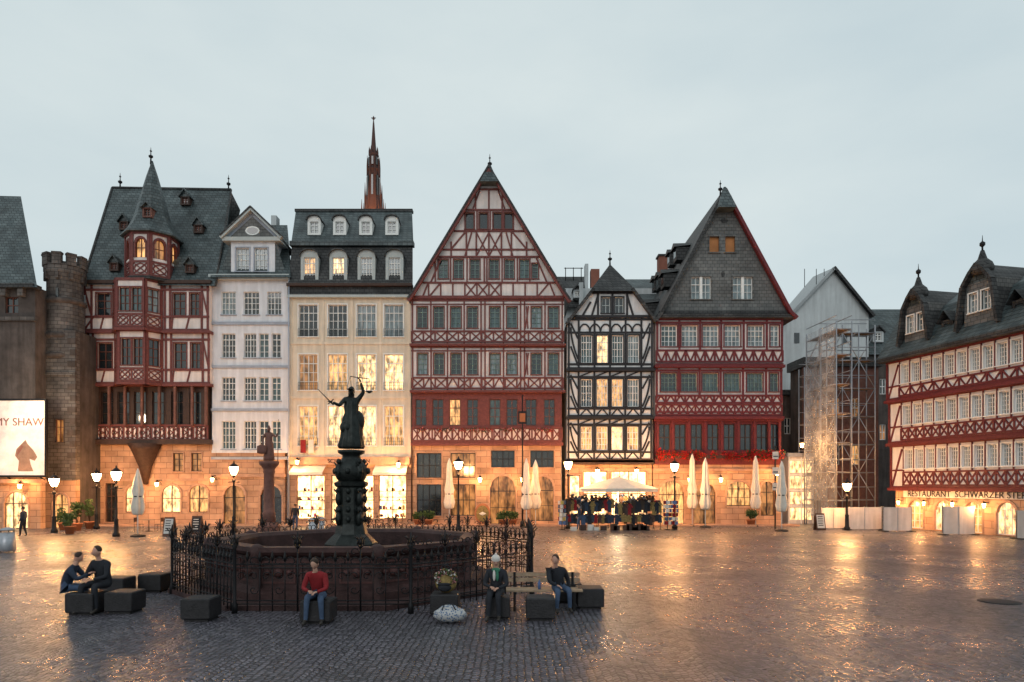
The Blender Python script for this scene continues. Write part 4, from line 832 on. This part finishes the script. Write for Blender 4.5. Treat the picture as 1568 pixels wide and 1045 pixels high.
# ---------------------------------------------------------------- figures
def skin_geo(vs,es,rs,sub=1):
    me=D.meshes.new('t'); me.from_pydata([tuple(v) for v in vs],es,[]); ob=D.objects.new('t',me); scn.collection.objects.link(ob)
    ob.modifiers.new('s','SKIN'); sv=me.skin_vertices[0].data
    for i,r in enumerate(rs): sv[i].radius=(r,r) if not isinstance(r,tuple) else r
    sv[0].use_root=True
    m=ob.modifiers.new('b','SUBSURF'); m.levels=sub; m.render_levels=sub
    C.view_layer.update(); dg=C.evaluated_depsgraph_get(); ev=ob.evaluated_get(dg); m2=ev.to_mesh()
    V=[v.co.copy() for v in m2.vertices]; Fc=[tuple(p.vertices) for p in m2.polygons]; ev.to_mesh_clear()
    D.objects.remove(ob); D.meshes.remove(me); return V,Fc
def figure(o,J,mm,hands=True,hair='hairb',long=False,hat=None,head_dir=(0,1,0),part='body',look=None):
    names=['pel','bel','che','nek','hd','hipL','kneL','ankL','toeL','hipR','kneR','ankR','toeR','shL','elL','wrL','shR','elR','wrR']
    rad=dict(pel=.14,bel=.13,che=.15,nek=.06,hd=.05,hip=.105,kne=.072,ank=.046,toe=.036,sh=.08,el=.055,wr=.034)
    J=dict(J); J.setdefault('bel',[(a+b)/2 for a,b in zip(J['pel'],J['che'])])
    vs=[Vector(J[n]) for n in names]; rs=[rad[n.rstrip('LR') if n not in rad else n] for n in names]
    ix={n:i for i,n in enumerate(names)}
    E=[('pel','bel','top'),('bel','che','top'),('che','nek','top'),('nek','hd','skin'),('pel','hipL','legs'),('hipL','kneL','legs'),('kneL','ankL','legs'),('ankL','toeL','shoe'),('pel','hipR','legs'),('hipR','kneR','legs'),('kneR','ankR','legs'),('ankR','toeR','shoe'),
       ('che','shL','top'),('shL','elL','top'),('elL','wrL','top'),('che','shR','top'),('shR','elR','top'),('elR','wrR','top')]
    V,Fc=skin_geo(vs,[(ix[a],ix[b]) for a,b,_ in E],rs)
    segs=[(Vector(J[a]),Vector(J[b]),c) for a,b,c in E]
    groups={}
    for f in Fc:
        c=sum((V[i] for i in f),Vector())/len(f); best=None
        for a,b,t in segs:
            ab=b-a; s_=max(0,min(1,(c-a).dot(ab)/ab.length_squared)); dd=(a+ab*s_-c).length
            if best is None or dd<best[0]: best=(dd,t)
        groups.setdefault(best[1],[]).append(f)
    for t,fs in groups.items():
        used=sorted({i for f in fs for i in f}); rm={v:i for i,v in enumerate(used)}
        o.add(part,mm[t],[V[i] for i in used],[tuple(rm[i] for i in f) for f in fs],True)
    hc=Vector(J['hd'])+Vector((0,.015,.07)); hd=Vector(look or head_dir).normalized()
    rot=hd.to_track_quat('Y','Z').to_matrix()
    sk=mm['skin']
    def hf(q):
        q=q.copy()
        if q.z<0: q.x*=1+q.z*2.2; q.y*=1+q.z*1.2
        if q.y>0 and abs(q.x)<.02 and -.035<q.z<.02: q.y+=.022
        return q
    o.ell('head',sk,hc,(.076,.094,.118),16,12,rot,hf)
    P=lambda x,y,z: hc+rot@Vector((x,y,z))
    for s_ in(-1,1):
        o.ell('head',mm.get('eye','dark'),P(s_*.03,.082,.008),(.011,.008,.007),6,4,rot); o.ell('head',sk,P(s_*.078,-.005,-.01),(.012,.022,.032),6,5,rot)
    o.ell('head',sk,P(0,.1,-.02),(.013,.018,.022),6,5,rot); o.ell('head',mm.get('lip','redc'),P(0,.078,-.055),(.022,.01,.006),6,4,rot)
    if hair:
        o.ell('hair',hair,P(0,-.02,.03),(.088,.1,.108),14,9,rot,lambda q: Vector((q.x,q.y*(.78 if q.y>0 else 1),q.z*(.55 if q.z<0 else 1))))
        if long: o.ell('hair',hair,P(0,-.06,-.07),(.085,.06,.15),12,8,rot)
    if hat:
        o.ell('hat',hat,P(0,-.01,.065),(.098,.108,.085),14,8,rot); o.ell('hat',hat,P(0,-.01,.035),(.104,.114,.03),14,6,rot); o.ell('hat',hat,P(0,-.02,.155),(.03,.03,.03),8,6)
    if hands:
        for s_ in('L','R'):
            w=Vector(J['wr'+s_]); dr=(w-Vector(J['el'+s_])).normalized(); tgt=J.get('hand'+s_)
            if tgt: dr=(Vector(tgt)-w).normalized()
            sgn=-1 if s_=='L' else 1
            side=dr.cross(Vector((0,0,1)))
            side=side.normalized() if side.length>.1 else Vector((1,0,0)); nn=side.cross(dr)
            hv=[w,w+dr*.045,w+dr*.085]; he=[(0,1),(1,2)]; hr=[(.024,.02),(.034,.02),(.036,.018)]
            for i,(off,ln) in enumerate(((-.027,.062),(-.009,.075),(.01,.07),(.027,.055))):
                b=len(hv); p=w+dr*.09+side*off; hv+=[p,p+dr*ln*.5-nn*.012,p+dr*ln*.85-nn*.036]; he+=[(2,b),(b,b+1),(b+1,b+2)]; hr+=[.0095,.0088,.0075]
            b=len(hv); p=w+dr*.035-side*.035*sgn; hv+=[p,p-side*.022*sgn+dr*.03,p-side*.026*sgn+dr*.06-nn*.015]; he+=[(1,b),(b,b+1),(b+1,b+2)]; hr+=[.013,.011,.009]
            V2,F2=skin_geo(hv,he,hr,1); o.add('hands',sk,V2,F2,True)
def sitJ(lean=.12,side=0,kn=.13,arms='lap',sh=.47):
    z=sh+.1
    J=dict(pel=(0,0,z),che=(side*.5,lean*.7,z+.37),nek=(side*.9,lean,z+.52),hd=(side,lean+.05,z+.62),
      hipL=(-.1,.03,z-.01),kneL=(-kn,.44,z+.0),ankL=(-kn-.02,.4,.1),toeL=(-kn-.03,.56,.045),hipR=(.1,.03,z-.01),kneR=(kn,.46,z+.0),ankR=(kn+.03,.46,.1),toeR=(kn+.05,.62,.045),
      shL=(-.185+side*.7,lean*.8,z+.43),shR=(.185+side*.7,lean*.8,z+.43))
    if arms=='lap': J.update(elL=(-.25+side*.4,lean+.08,z+.17),wrL=(-.1,lean+.27,z+.13),elR=(.25+side*.4,lean+.08,z+.17),wrR=(.09,lean+.28,z+.15))
    if arms=='phone': J.update(elL=(-.22,lean+.12,z+.2),wrL=(-.07,lean+.3,z+.3),elR=(.22,lean+.12,z+.2),wrR=(.07,lean+.3,z+.31))
    if arms=='prop': J.update(elL=(-.3+side*.5,-.08,z+.2),wrL=(-.34+side*.5,-.02,z-.02),elR=(.24+side*.4,lean+.15,z+.18),wrR=(.15,.36,z+.12))
    return J
def stdJ(st=.12,arm=.0):
    return dict(pel=(0,0,.95),che=(0,.01,1.28),nek=(0,.02,1.47),hd=(0,.03,1.55),hipL=(-.09,0,.93),kneL=(-.1,.04+st*.6,.5),ankL=(-.1,st,.09),toeL=(-.11,st+.15,.04),hipR=(.09,0,.93),kneR=(.1,.04-st*.2,.5),ankR=(.1,-st,.09),toeR=(.11,-st+.15,.04),
      shL=(-.18,0,1.39),shR=(.18,0,1.39),elL=(-.23,-.03-arm,1.1),wrL=(-.22,.1,.88),elR=(.23,.02+arm,1.1),wrR=(.22,.14,.9))
def person(x,y,ang,J,mm,sc=1,**k):
    o=Obj('person'); o.M=Matrix.Translation((x,y,0))@Matrix.Rotation(math.radians(ang),4,'Z')@Matrix.Scale(sc,4)
    figure(o,J,mm,**k); return o
def mmf(top,legs,shoe='shoe'): return dict(top=top,legs=legs,skin='skin',shoe=shoe)
def block(u,vb,s_=.64,h=.5):
    d=gd(vb); x,_,_z=W(u,vb,d); y=d+s_/2
    o=Obj('stone_seat_block'); o.box('block','block',x-s_/2,x+s_/2,y-s_/2,y+s_/2,.05,h,.025); o.box('plinth','block',x-s_/2+.06,x+s_/2-.06,y-s_/2+.06,y+s_/2-.06,0,.05); return x,y
for a in((180,941),(298,953),(228,908),(120,943),(905,934),(872,925),(828,952),(680,945),(170,915)): block(*a)
bx,by=block(482,957)
bx2,by2=block(762,950,.55)
x0,_,_=W(97,940,15.9)
p=person(x0,15.9,-80,sitJ(.26,0,.12,'phone',.5),mmf('navy','denim'),look=(0,.8,-.5)); p.box('phone','dark',-.04,.04,.62,.63,.9,1.03)
x1,_,_=W(140,940,15.7); person(x1,16.2,168,sitJ(.14,0,.15,'lap',.5),mmf('dark','dark'),sc=1.1,look=(.2,.9,-.2))
person(bx,by+.05,180,sitJ(.26,.02,.14,'lap',.5),mmf('redc','denim'),look=(.1,.75,-.65))
w_=person(bx2-.02,by2,172,sitJ(.1,0,.09,'lap',.5),mmf('dark','dark'),hair='hairy',long=True,hat='whitec',look=(-.2,.9,-.25))
w_.ell('scarf','greenc',(0,.13,1.09),(.1,.09,.06),12,6); w_.ell('scarf','whitec',(.03,.2,.98),(.035,.03,.13),8,6); w_.ell('scarf','greenc',(-.04,.2,.97),(.035,.03,.12),8,6)
def bench():
    o=Obj('wooden_bench'); x0=W(775,0,16.2).x; x1=W(892,0,16.2).x; y=16.35
    for i in range(5): o.box('seat_slats','wood',x0,x1,y-.25+i*.11,y-.16+i*.11,.46,.5)
    for i in range(2): o.box('backrest_slats','wood',x0+.02,x1-.02,y+.32,y+.35,.62+i*.13,.72+i*.13)
    for x in(x0+.2,x1-.2): o.box('supports','iron',x-.03,x+.03,y-.22,y+.3,0,.458); o.box('supports','iron',x-.03,x+.03,y+.28,y+.317,.458,.86)
    return x0,x1,y
x0,x1,y=bench()
person(x1-.55,y-.05,190,sitJ(.14,.14,.14,'prop',.43),mmf('dark','denim'),look=(.5,.8,-.35))
o=Obj('backpack'); x,yy,_=W(682,0,15.6); yy=15.75
o.ell('body','ochre',(x,yy,.72),(.25,.17,.22),14,8,None,lambda q:Vector((q.x,q.y,q.z if q.z<0 else q.z*1.15))); o.ell('pocket','dark',(x-.02,yy-.13,.64),(.16,.07,.1),10,6); o.ell('pocket','dark',(x-.02,yy-.16,.72),(.17,.05,.03),10,6)
for i in range(11):
    a=i*2*pi/11; o.leaves('wreath',['leaf','ochre','petalw','whitec','leaf','brown'],(x+.2*math.cos(a),yy-.1,.86+.14*math.sin(a)),(.08,.06,.08),50,.035)
o.path('strap','dark',[(x-.15,yy,.9),(x-.1,yy,1.1),(x,yy,1.16),(x+.1,yy,1.08),(x+.15,yy,.9)],.015)
o=Obj('duffel_bag'); x,yy,_=W(688,955,14.7)
wr=lambda q:Vector((q.x,q.y,max(q.z,-.165)))*(1+.07*math.sin(q.x*40)*math.cos(q.y*30+q.z*25))
o.ell('body','bag',(x,yy+.1,.18),(.36,.2,.17),28,16,None,wr); o.ell('top','bag',(x-.02,yy+.1,.31),(.2,.13,.08),16,8,None,wr)
o.path('handles','dark',[(x-.16,yy-.02,.3),(x-.1,yy-.03,.42),(x+.06,yy-.03,.43),(x+.14,yy-.02,.3)],.015)
o=Obj('plastic_bottle'); x,yy,_=W(826,912,16.2); o.lathe('bottle','pblue',x,16.25,[(.035,.502),(.035,.66),(.015,.7),(.015,.73)],10)
for (u,vb,a,t,l) in((36,822,90,'navy','dark'),(452,812,20,'dark','denim'),(887,812,90,'navy','denim')):
    d=gd(vb); x,y_,_=W(u,vb,d); person(x,y_,a,stdJ(.12),mmf(t,l),sc=.99)
# ---------------------------------------------------------------- fountain
FX,FY=W(538,0,20.8).x,20.8
FC=[FX,FY]
def octp(r,i): a=pi/8+i*pi/4; return Vector((FC[0]+r*math.cos(a),FC[1]+r*math.sin(a),0))
def fountain():
    o=Obj('justice_fountain'); rz=lambda pr,mt,part,n=8: o.lathe(part,mt,FX,FY,pr,n,rot=pi/8,smooth=False)
    q_=.94
    rz([(5.0,0),(5.0,.12),(4.6,.12)],'basin','step')
    rz([(r*q_,z) for r,z in((4.5,.12),(4.5,.3),(4.3,.34),(4.15,.4),(4.12,1.15),(4.28,1.22),(4.36,1.3),(4.36,1.42),(3.85,1.42),(3.75,1.32),(3.75,.8))],'basin','basin')
    rz([(3.76*q_,.85),(.1,.851)],'water','water')
    for i in range(8):
        a=octp(4.13*q_,i); b=octp(4.13*q_,i+1); dr=(b-a).normalized(); n_=Vector((dr.y,-dr.x,0)); L_=(b-a).length
        for j in range(3):
            c0=a+dr*(L_*(j+.08)/3); c1=a+dr*(L_*(j+.92)/3)
            for z0,z1 in((.5,.55),(1.02,1.07)): o.add('basin_panels','basinp',[c0+n_*w+Vector((0,0,z)) for w in(.0,.04) for z in(z0,z1)]+[c1+n_*w+Vector((0,0,z)) for w in(.0,.04) for z in(z0,z1)],BOXF)
            for c in(c0,c1): o.add('basin_panels','basinp',[c+dr*e+n_*w+Vector((0,0,z)) for w in(0,.045) for z in(.5,1.07) for e in(-.025,.025)],BOXF)
            cc=(c0+c1)/2; o.ell('basin_panels','basinp',cc+Vector((0,0,.78)),(.14,.14,.14),8,6)
            for s_ in(-1,1): o.ell('basin_panels','basinp',cc+dr*(s_*.27)+Vector((0,0,.78)),(.09,.09,.07),8,5)
        q=octp(4.2*q_,i); o.lathe('basin_posts','basin',q.x,q.y,[(.16,.12),(.16,.3),(.11,.36),(.11,1.1),(.17,1.2),(.17,1.44),(.05,1.5)],8)
    def sq(pr,mt='bronze',part='pedestal',n=8): o.lathe(part,mt,FX,FY,pr,n,rot=pi/8,smooth=False)
    sq([(.8,.7),(.8,1.2),(.72,1.3),(.6,1.42),(.5,1.5),(.46,1.7),(.42,1.8),(.42,2.9),(.5,2.96),(.52,3.05),(.4,3.1)])
    o.lathe('pedestal','bronze',FX,FY,[(.36,3.05),(.44,3.2),(.5,3.4),(.42,3.6),(.3,3.75),(.27,3.88),(.4,3.95),(.42,4.03),(.2,4.05)],16)
    for i in range(4):
        a=i*pi/2+pi/4; x=FX+.44*math.cos(a); y=FY+.44*math.sin(a)
        for z,s_ in((1.85,1),(2.45,1),(3.25,1.15)):
            o.ell('relief_figures','bronze',(x,y,z+.12*s_),(.1*s_,.1*s_,.22*s_),8,6); o.ell('relief_figures','bronze',(x,y,z+.38*s_),(.065*s_,.065*s_,.075*s_),8,6)
            o.tube('relief_figures','bronze',(x,y,z+.25),(x+.14*math.cos(a+1),y+.14*math.sin(a+1),z+.05),.035,.025); o.tube('relief_figures','bronze',(x,y,z+.25),(x+.14*math.cos(a-1),y+.14*math.sin(a-1),z+.4),.035,.025)
        o.tube('spouts','bronze',(x,y,2.0),(x+.25*math.cos(a),y+.25*math.sin(a),1.95),.025)
    for i in range(8):
        a=i*pi/4; x=FX+.41*math.cos(a); y=FY+.41*math.sin(a)
        for z in(1.95,2.25,2.55,2.8): o.ell('ornament','bronze',(x,y,z),(.07,.07,.1),7,5)
        o.ell('ornament','bronze',(FX+.5*math.cos(a),FY+.5*math.sin(a),3.4),(.08,.08,.1),7,5)
    bz=dict(top='bronze',legs='bronze',skin='bronze',shoe='bronze',eye='bronze',lip='bronze')
    J=stdJ(.06); J.update(che=(.02,.0,1.28),elL=(-.34,.12,1.2),wrL=(-.52,.2,1.28),handL=(-.6,.24,1.3),elR=(.32,.1,1.6),wrR=(.24,.14,1.86),handR=(.2,.15,1.95))
    o.M=Matrix.Translation((FX,FY,4.05))@Matrix.Rotation(math.radians(200),4,'Z')@Matrix.Scale(1.1,4)
    for k_ in list(J): J[k_]=(-J[k_][0],J[k_][1],J[k_][2])
    for a_,b_ in(('hipL','hipR'),('kneL','kneR'),('ankL','ankR'),('toeL','toeR')): J[a_],J[b_]=J[b_],J[a_]
    figure(o,J,bz,hair='bronze',long=True,part='statue')
    o.lathe('statue_robe','bronze',0,0.0,[(.3,.03),(.33,.1),(.27,.35),(.25,.6),(.22,.85),(.165,1.02),(.18,1.2),(.16,1.34),(.07,1.42)],30,folds=8,fa=.13,sy=.85)
    o.ell('statue_robe','bronze',(-.16,-.1,.8),(.22,.16,.32),12,8); o.ell('statue_robe','bronze',(.12,.02,.62),(.2,.18,.2),12,8); o.ell('statue_robe','bronze',(-.2,-.12,.45),(.14,.1,.3),10,8)
    o.tube('sword','bronze',(.5,.22,1.2),(.92,.22,1.62),.022,.008); o.tube('sword','bronze',(.5,.22,1.36),(.64,.22,1.22),.016)
    q=Vector((-.21,.15,1.99)); o.tube('scales','bronze',q+Vector((-.26,0,-.02)),q+Vector((.26,0,.02)),.013); o.tube('scales','bronze',q,q+Vector((0,0,.1)),.013)
    for s_ in(-1,1):
        e=q+Vector((s_*.26,0,s_*.02))
        for t in range(3): o.tube('scales','bronze',e,e+Vector((.09*math.cos(t*2.1),.09*math.sin(t*2.1),-.36)),.005,n=3)
        o.lathe('scales','bronze',e.x,e.y,[(.02,e.z-.4),(.1,e.z-.35),(.1,e.z-.34)],10)
    o.M=None
fountain()
def fence():
    FC[0]=FX+.5
    o=Obj('wrought_iron_fence'); r=5.35
    def spiral(c,dr,up,r0,turn,s_,rad=.015):
        pts=[]
        for i in range(9):
            t=i/8; a=t*turn; rr=r0*(1-t*.75); pts.append(c+dr*(rr*math.cos(a)*s_)+up*(rr*math.sin(a)))
        o.path('scrollwork','iron',pts,rad,3)
    up=Vector((0,0,1))
    for i in range(8):
        a=octp(r,i); b=octp(r,i+1); dr=(b-a).normalized(); L_=(b-a).length
        front=(a.y+b.y)/2<FY-4.5
        for z in(.22,.3,1.06,1.14): o.tube('rails','iron',a+up*z,b+up*z,.018,n=4)
        o.lathe('corner_posts','iron',a.x,a.y,[(.07,0),(.07,.2),(.04,.28),(.04,1.5),(.07,1.56),(.02,1.68)],8)
        n=14 if front else 20
        for j in range(n):
            p=a+dr*(L_*j/n); big=j%5==0
            h=1.62 if big else 1.25
            o.tube('bars','iron',p+up*.05,p+up*h,.026 if big else .017,.02 if big else .012,n=4)
            if big:
                for q in range(5):
                    t=q*2*pi/5; v=Vector((math.cos(t),math.sin(t),0)); o.path('finials','iron',[p+up*1.5,p+up*1.6+v*.08,p+up*1.72+v*.07,p+up*1.8+v*.15],.017,3)
                o.lathe('finials','iron',p.x,p.y,[(.03,1.58),(.05,1.66),(.01,1.9)],5)
            else: o.lathe('finials','iron',p.x,p.y,[(.016,1.22),(.045,1.3),(.005,1.46)],4)
            c=p+dr*(L_/n/2)
            spiral(c+up*1.2,dr,up,.14,5.5,1 if j%2 else -1); spiral(c+up*.86,dr,up,.12,6,-1 if j%2 else 1,.013)
            if not front or j%2: spiral(c+up*.55,dr,-up,.12,6,1 if j%2 else -1,.013)
            if R.random()<(.35 if front else .8): spiral(c+up*1.42,dr,up,.12,5,1 if j%2 else -1)
            if not front and R.random()<.6: spiral(c+up*1.6,dr,up,.1,5,-1 if j%2 else 1)
fence()
def minerva():
    o=Obj('minerva_statue_column'); x,y,_=W(412,826,38); z0=4.3
    o.lathe('base','redstone',x,y,[(.75,0),(.75,.25),(.6,.3),(.6,.7),(.5,.8),(.42,.9)],8,rot=pi/8,smooth=False)
    o.lathe('shaft','redstone',x,y,[(.37,.9),(.33,1.3),(.36,1.4),(.3,1.5),(.28,3.6),(.34,3.7),(.3,3.8),(.38,3.95),(.52,4.1),(.55,4.28),(.3,4.3)],12)
    o.M=Matrix.Translation((x,y,z0))@Matrix.Rotation(math.radians(185),4,'Z')@Matrix.Scale(1.08,4)
    J=stdJ(.08); J.update(elL=(-.36,.05,1.22),wrL=(-.46,.1,1.45),handL=(-.48,.1,1.6),elR=(.3,.06,1.15),wrR=(.26,.2,.98))
    st=dict(top='redstone',legs='redstone',skin='redstone',shoe='redstone',eye='redstone',lip='redstone')
    figure(o,J,st,hair='redstone',part='statue')
    o.lathe('robe','redstone',0,0,[(.27,.02),(.26,.2),(.22,.6),(.19,.9),(.16,1.05),(.17,1.3),(.08,1.42)],22,folds=7,fa=.1,sy=.85)
    o.tube('spear','iron',(-.47,.12,.0),(-.5,.12,2.15),.02,.012); o.lathe('shield','redstone',.3,.25,[(.02,.35),(.24,.4),(.24,.75),(.02,.85)],12,sy=.3)
    o.ell('helmet','redstone',(0,0,1.72),(.04,.13,.12),8,6); o.M=None
minerva()
for o in list(ALL): o.finish()
# ---------------------------------------------------------------- world, sun, camera
w=D.worlds.new('World'); scn.world=w; w.use_nodes=True; nt=w.node_tree; L=nt.links.new; bg=nt.nodes['Background']
sky=N(nt,'ShaderNodeTexSky',sky_type='NISHITA'); sky.sun_disc=False; sky.sun_elevation=math.radians(14); sky.sun_rotation=math.radians(200)
tc=N(nt,'ShaderNodeTexCoord'); mp=N(nt,'ShaderNodeMapping'); mp.inputs['Scale'].default_value=(1,1,2.6); L(tc.outputs['Generated'],mp.inputs['Vector'])
no=N(nt,'ShaderNodeTexNoise'); no.inputs['Scale'].default_value=2.2; no.inputs['Detail'].default_value=7; no.inputs['Roughness'].default_value=.5; L(mp.outputs[0],no.inputs['Vector'])
cr=N(nt,'ShaderNodeValToRGB'); cr.color_ramp.elements[0].position=.3; cr.color_ramp.elements[1].position=.72
cr.color_ramp.elements[0].color=(5.9,6.95,7.3,1); cr.color_ramp.elements[1].color=(7.4,8.2,8.2,1); L(no.outputs['Fac'],cr.inputs['Fac'])
mx=N(nt,'ShaderNodeMixRGB'); mx.inputs[0].default_value=.94; L(sky.outputs[0],mx.inputs[1]); L(cr.outputs[0],mx.inputs[2]); L(mx.outputs[0],bg.inputs['Color']); bg.inputs['Strength'].default_value=.1
s=D.lights.new('overcast_sun','SUN'); s.energy=.5; s.angle=math.radians(25); s.color=(1,.96,.94); so=D.objects.new('overcast_sun',s); scn.collection.objects.link(so)
so.rotation_euler=Vector((.25,.85,-.45)).to_track_quat('-Z','Y').to_euler()
cam=D.cameras.new('camera'); co=D.objects.new('camera',cam); scn.collection.objects.link(co); scn.camera=co
co.location=(0,0,3); co.rotation_euler=(pi/2,0,0); cam.sensor_width=36; cam.lens=36*1045/1568; cam.shift_y=(742-522.5)/1568; cam.clip_end=2000
scn.view_settings.view_transform='Standard'; scn.view_settings.look='None'; scn.view_settings.exposure=0
print('PARTS',len(D.objects))
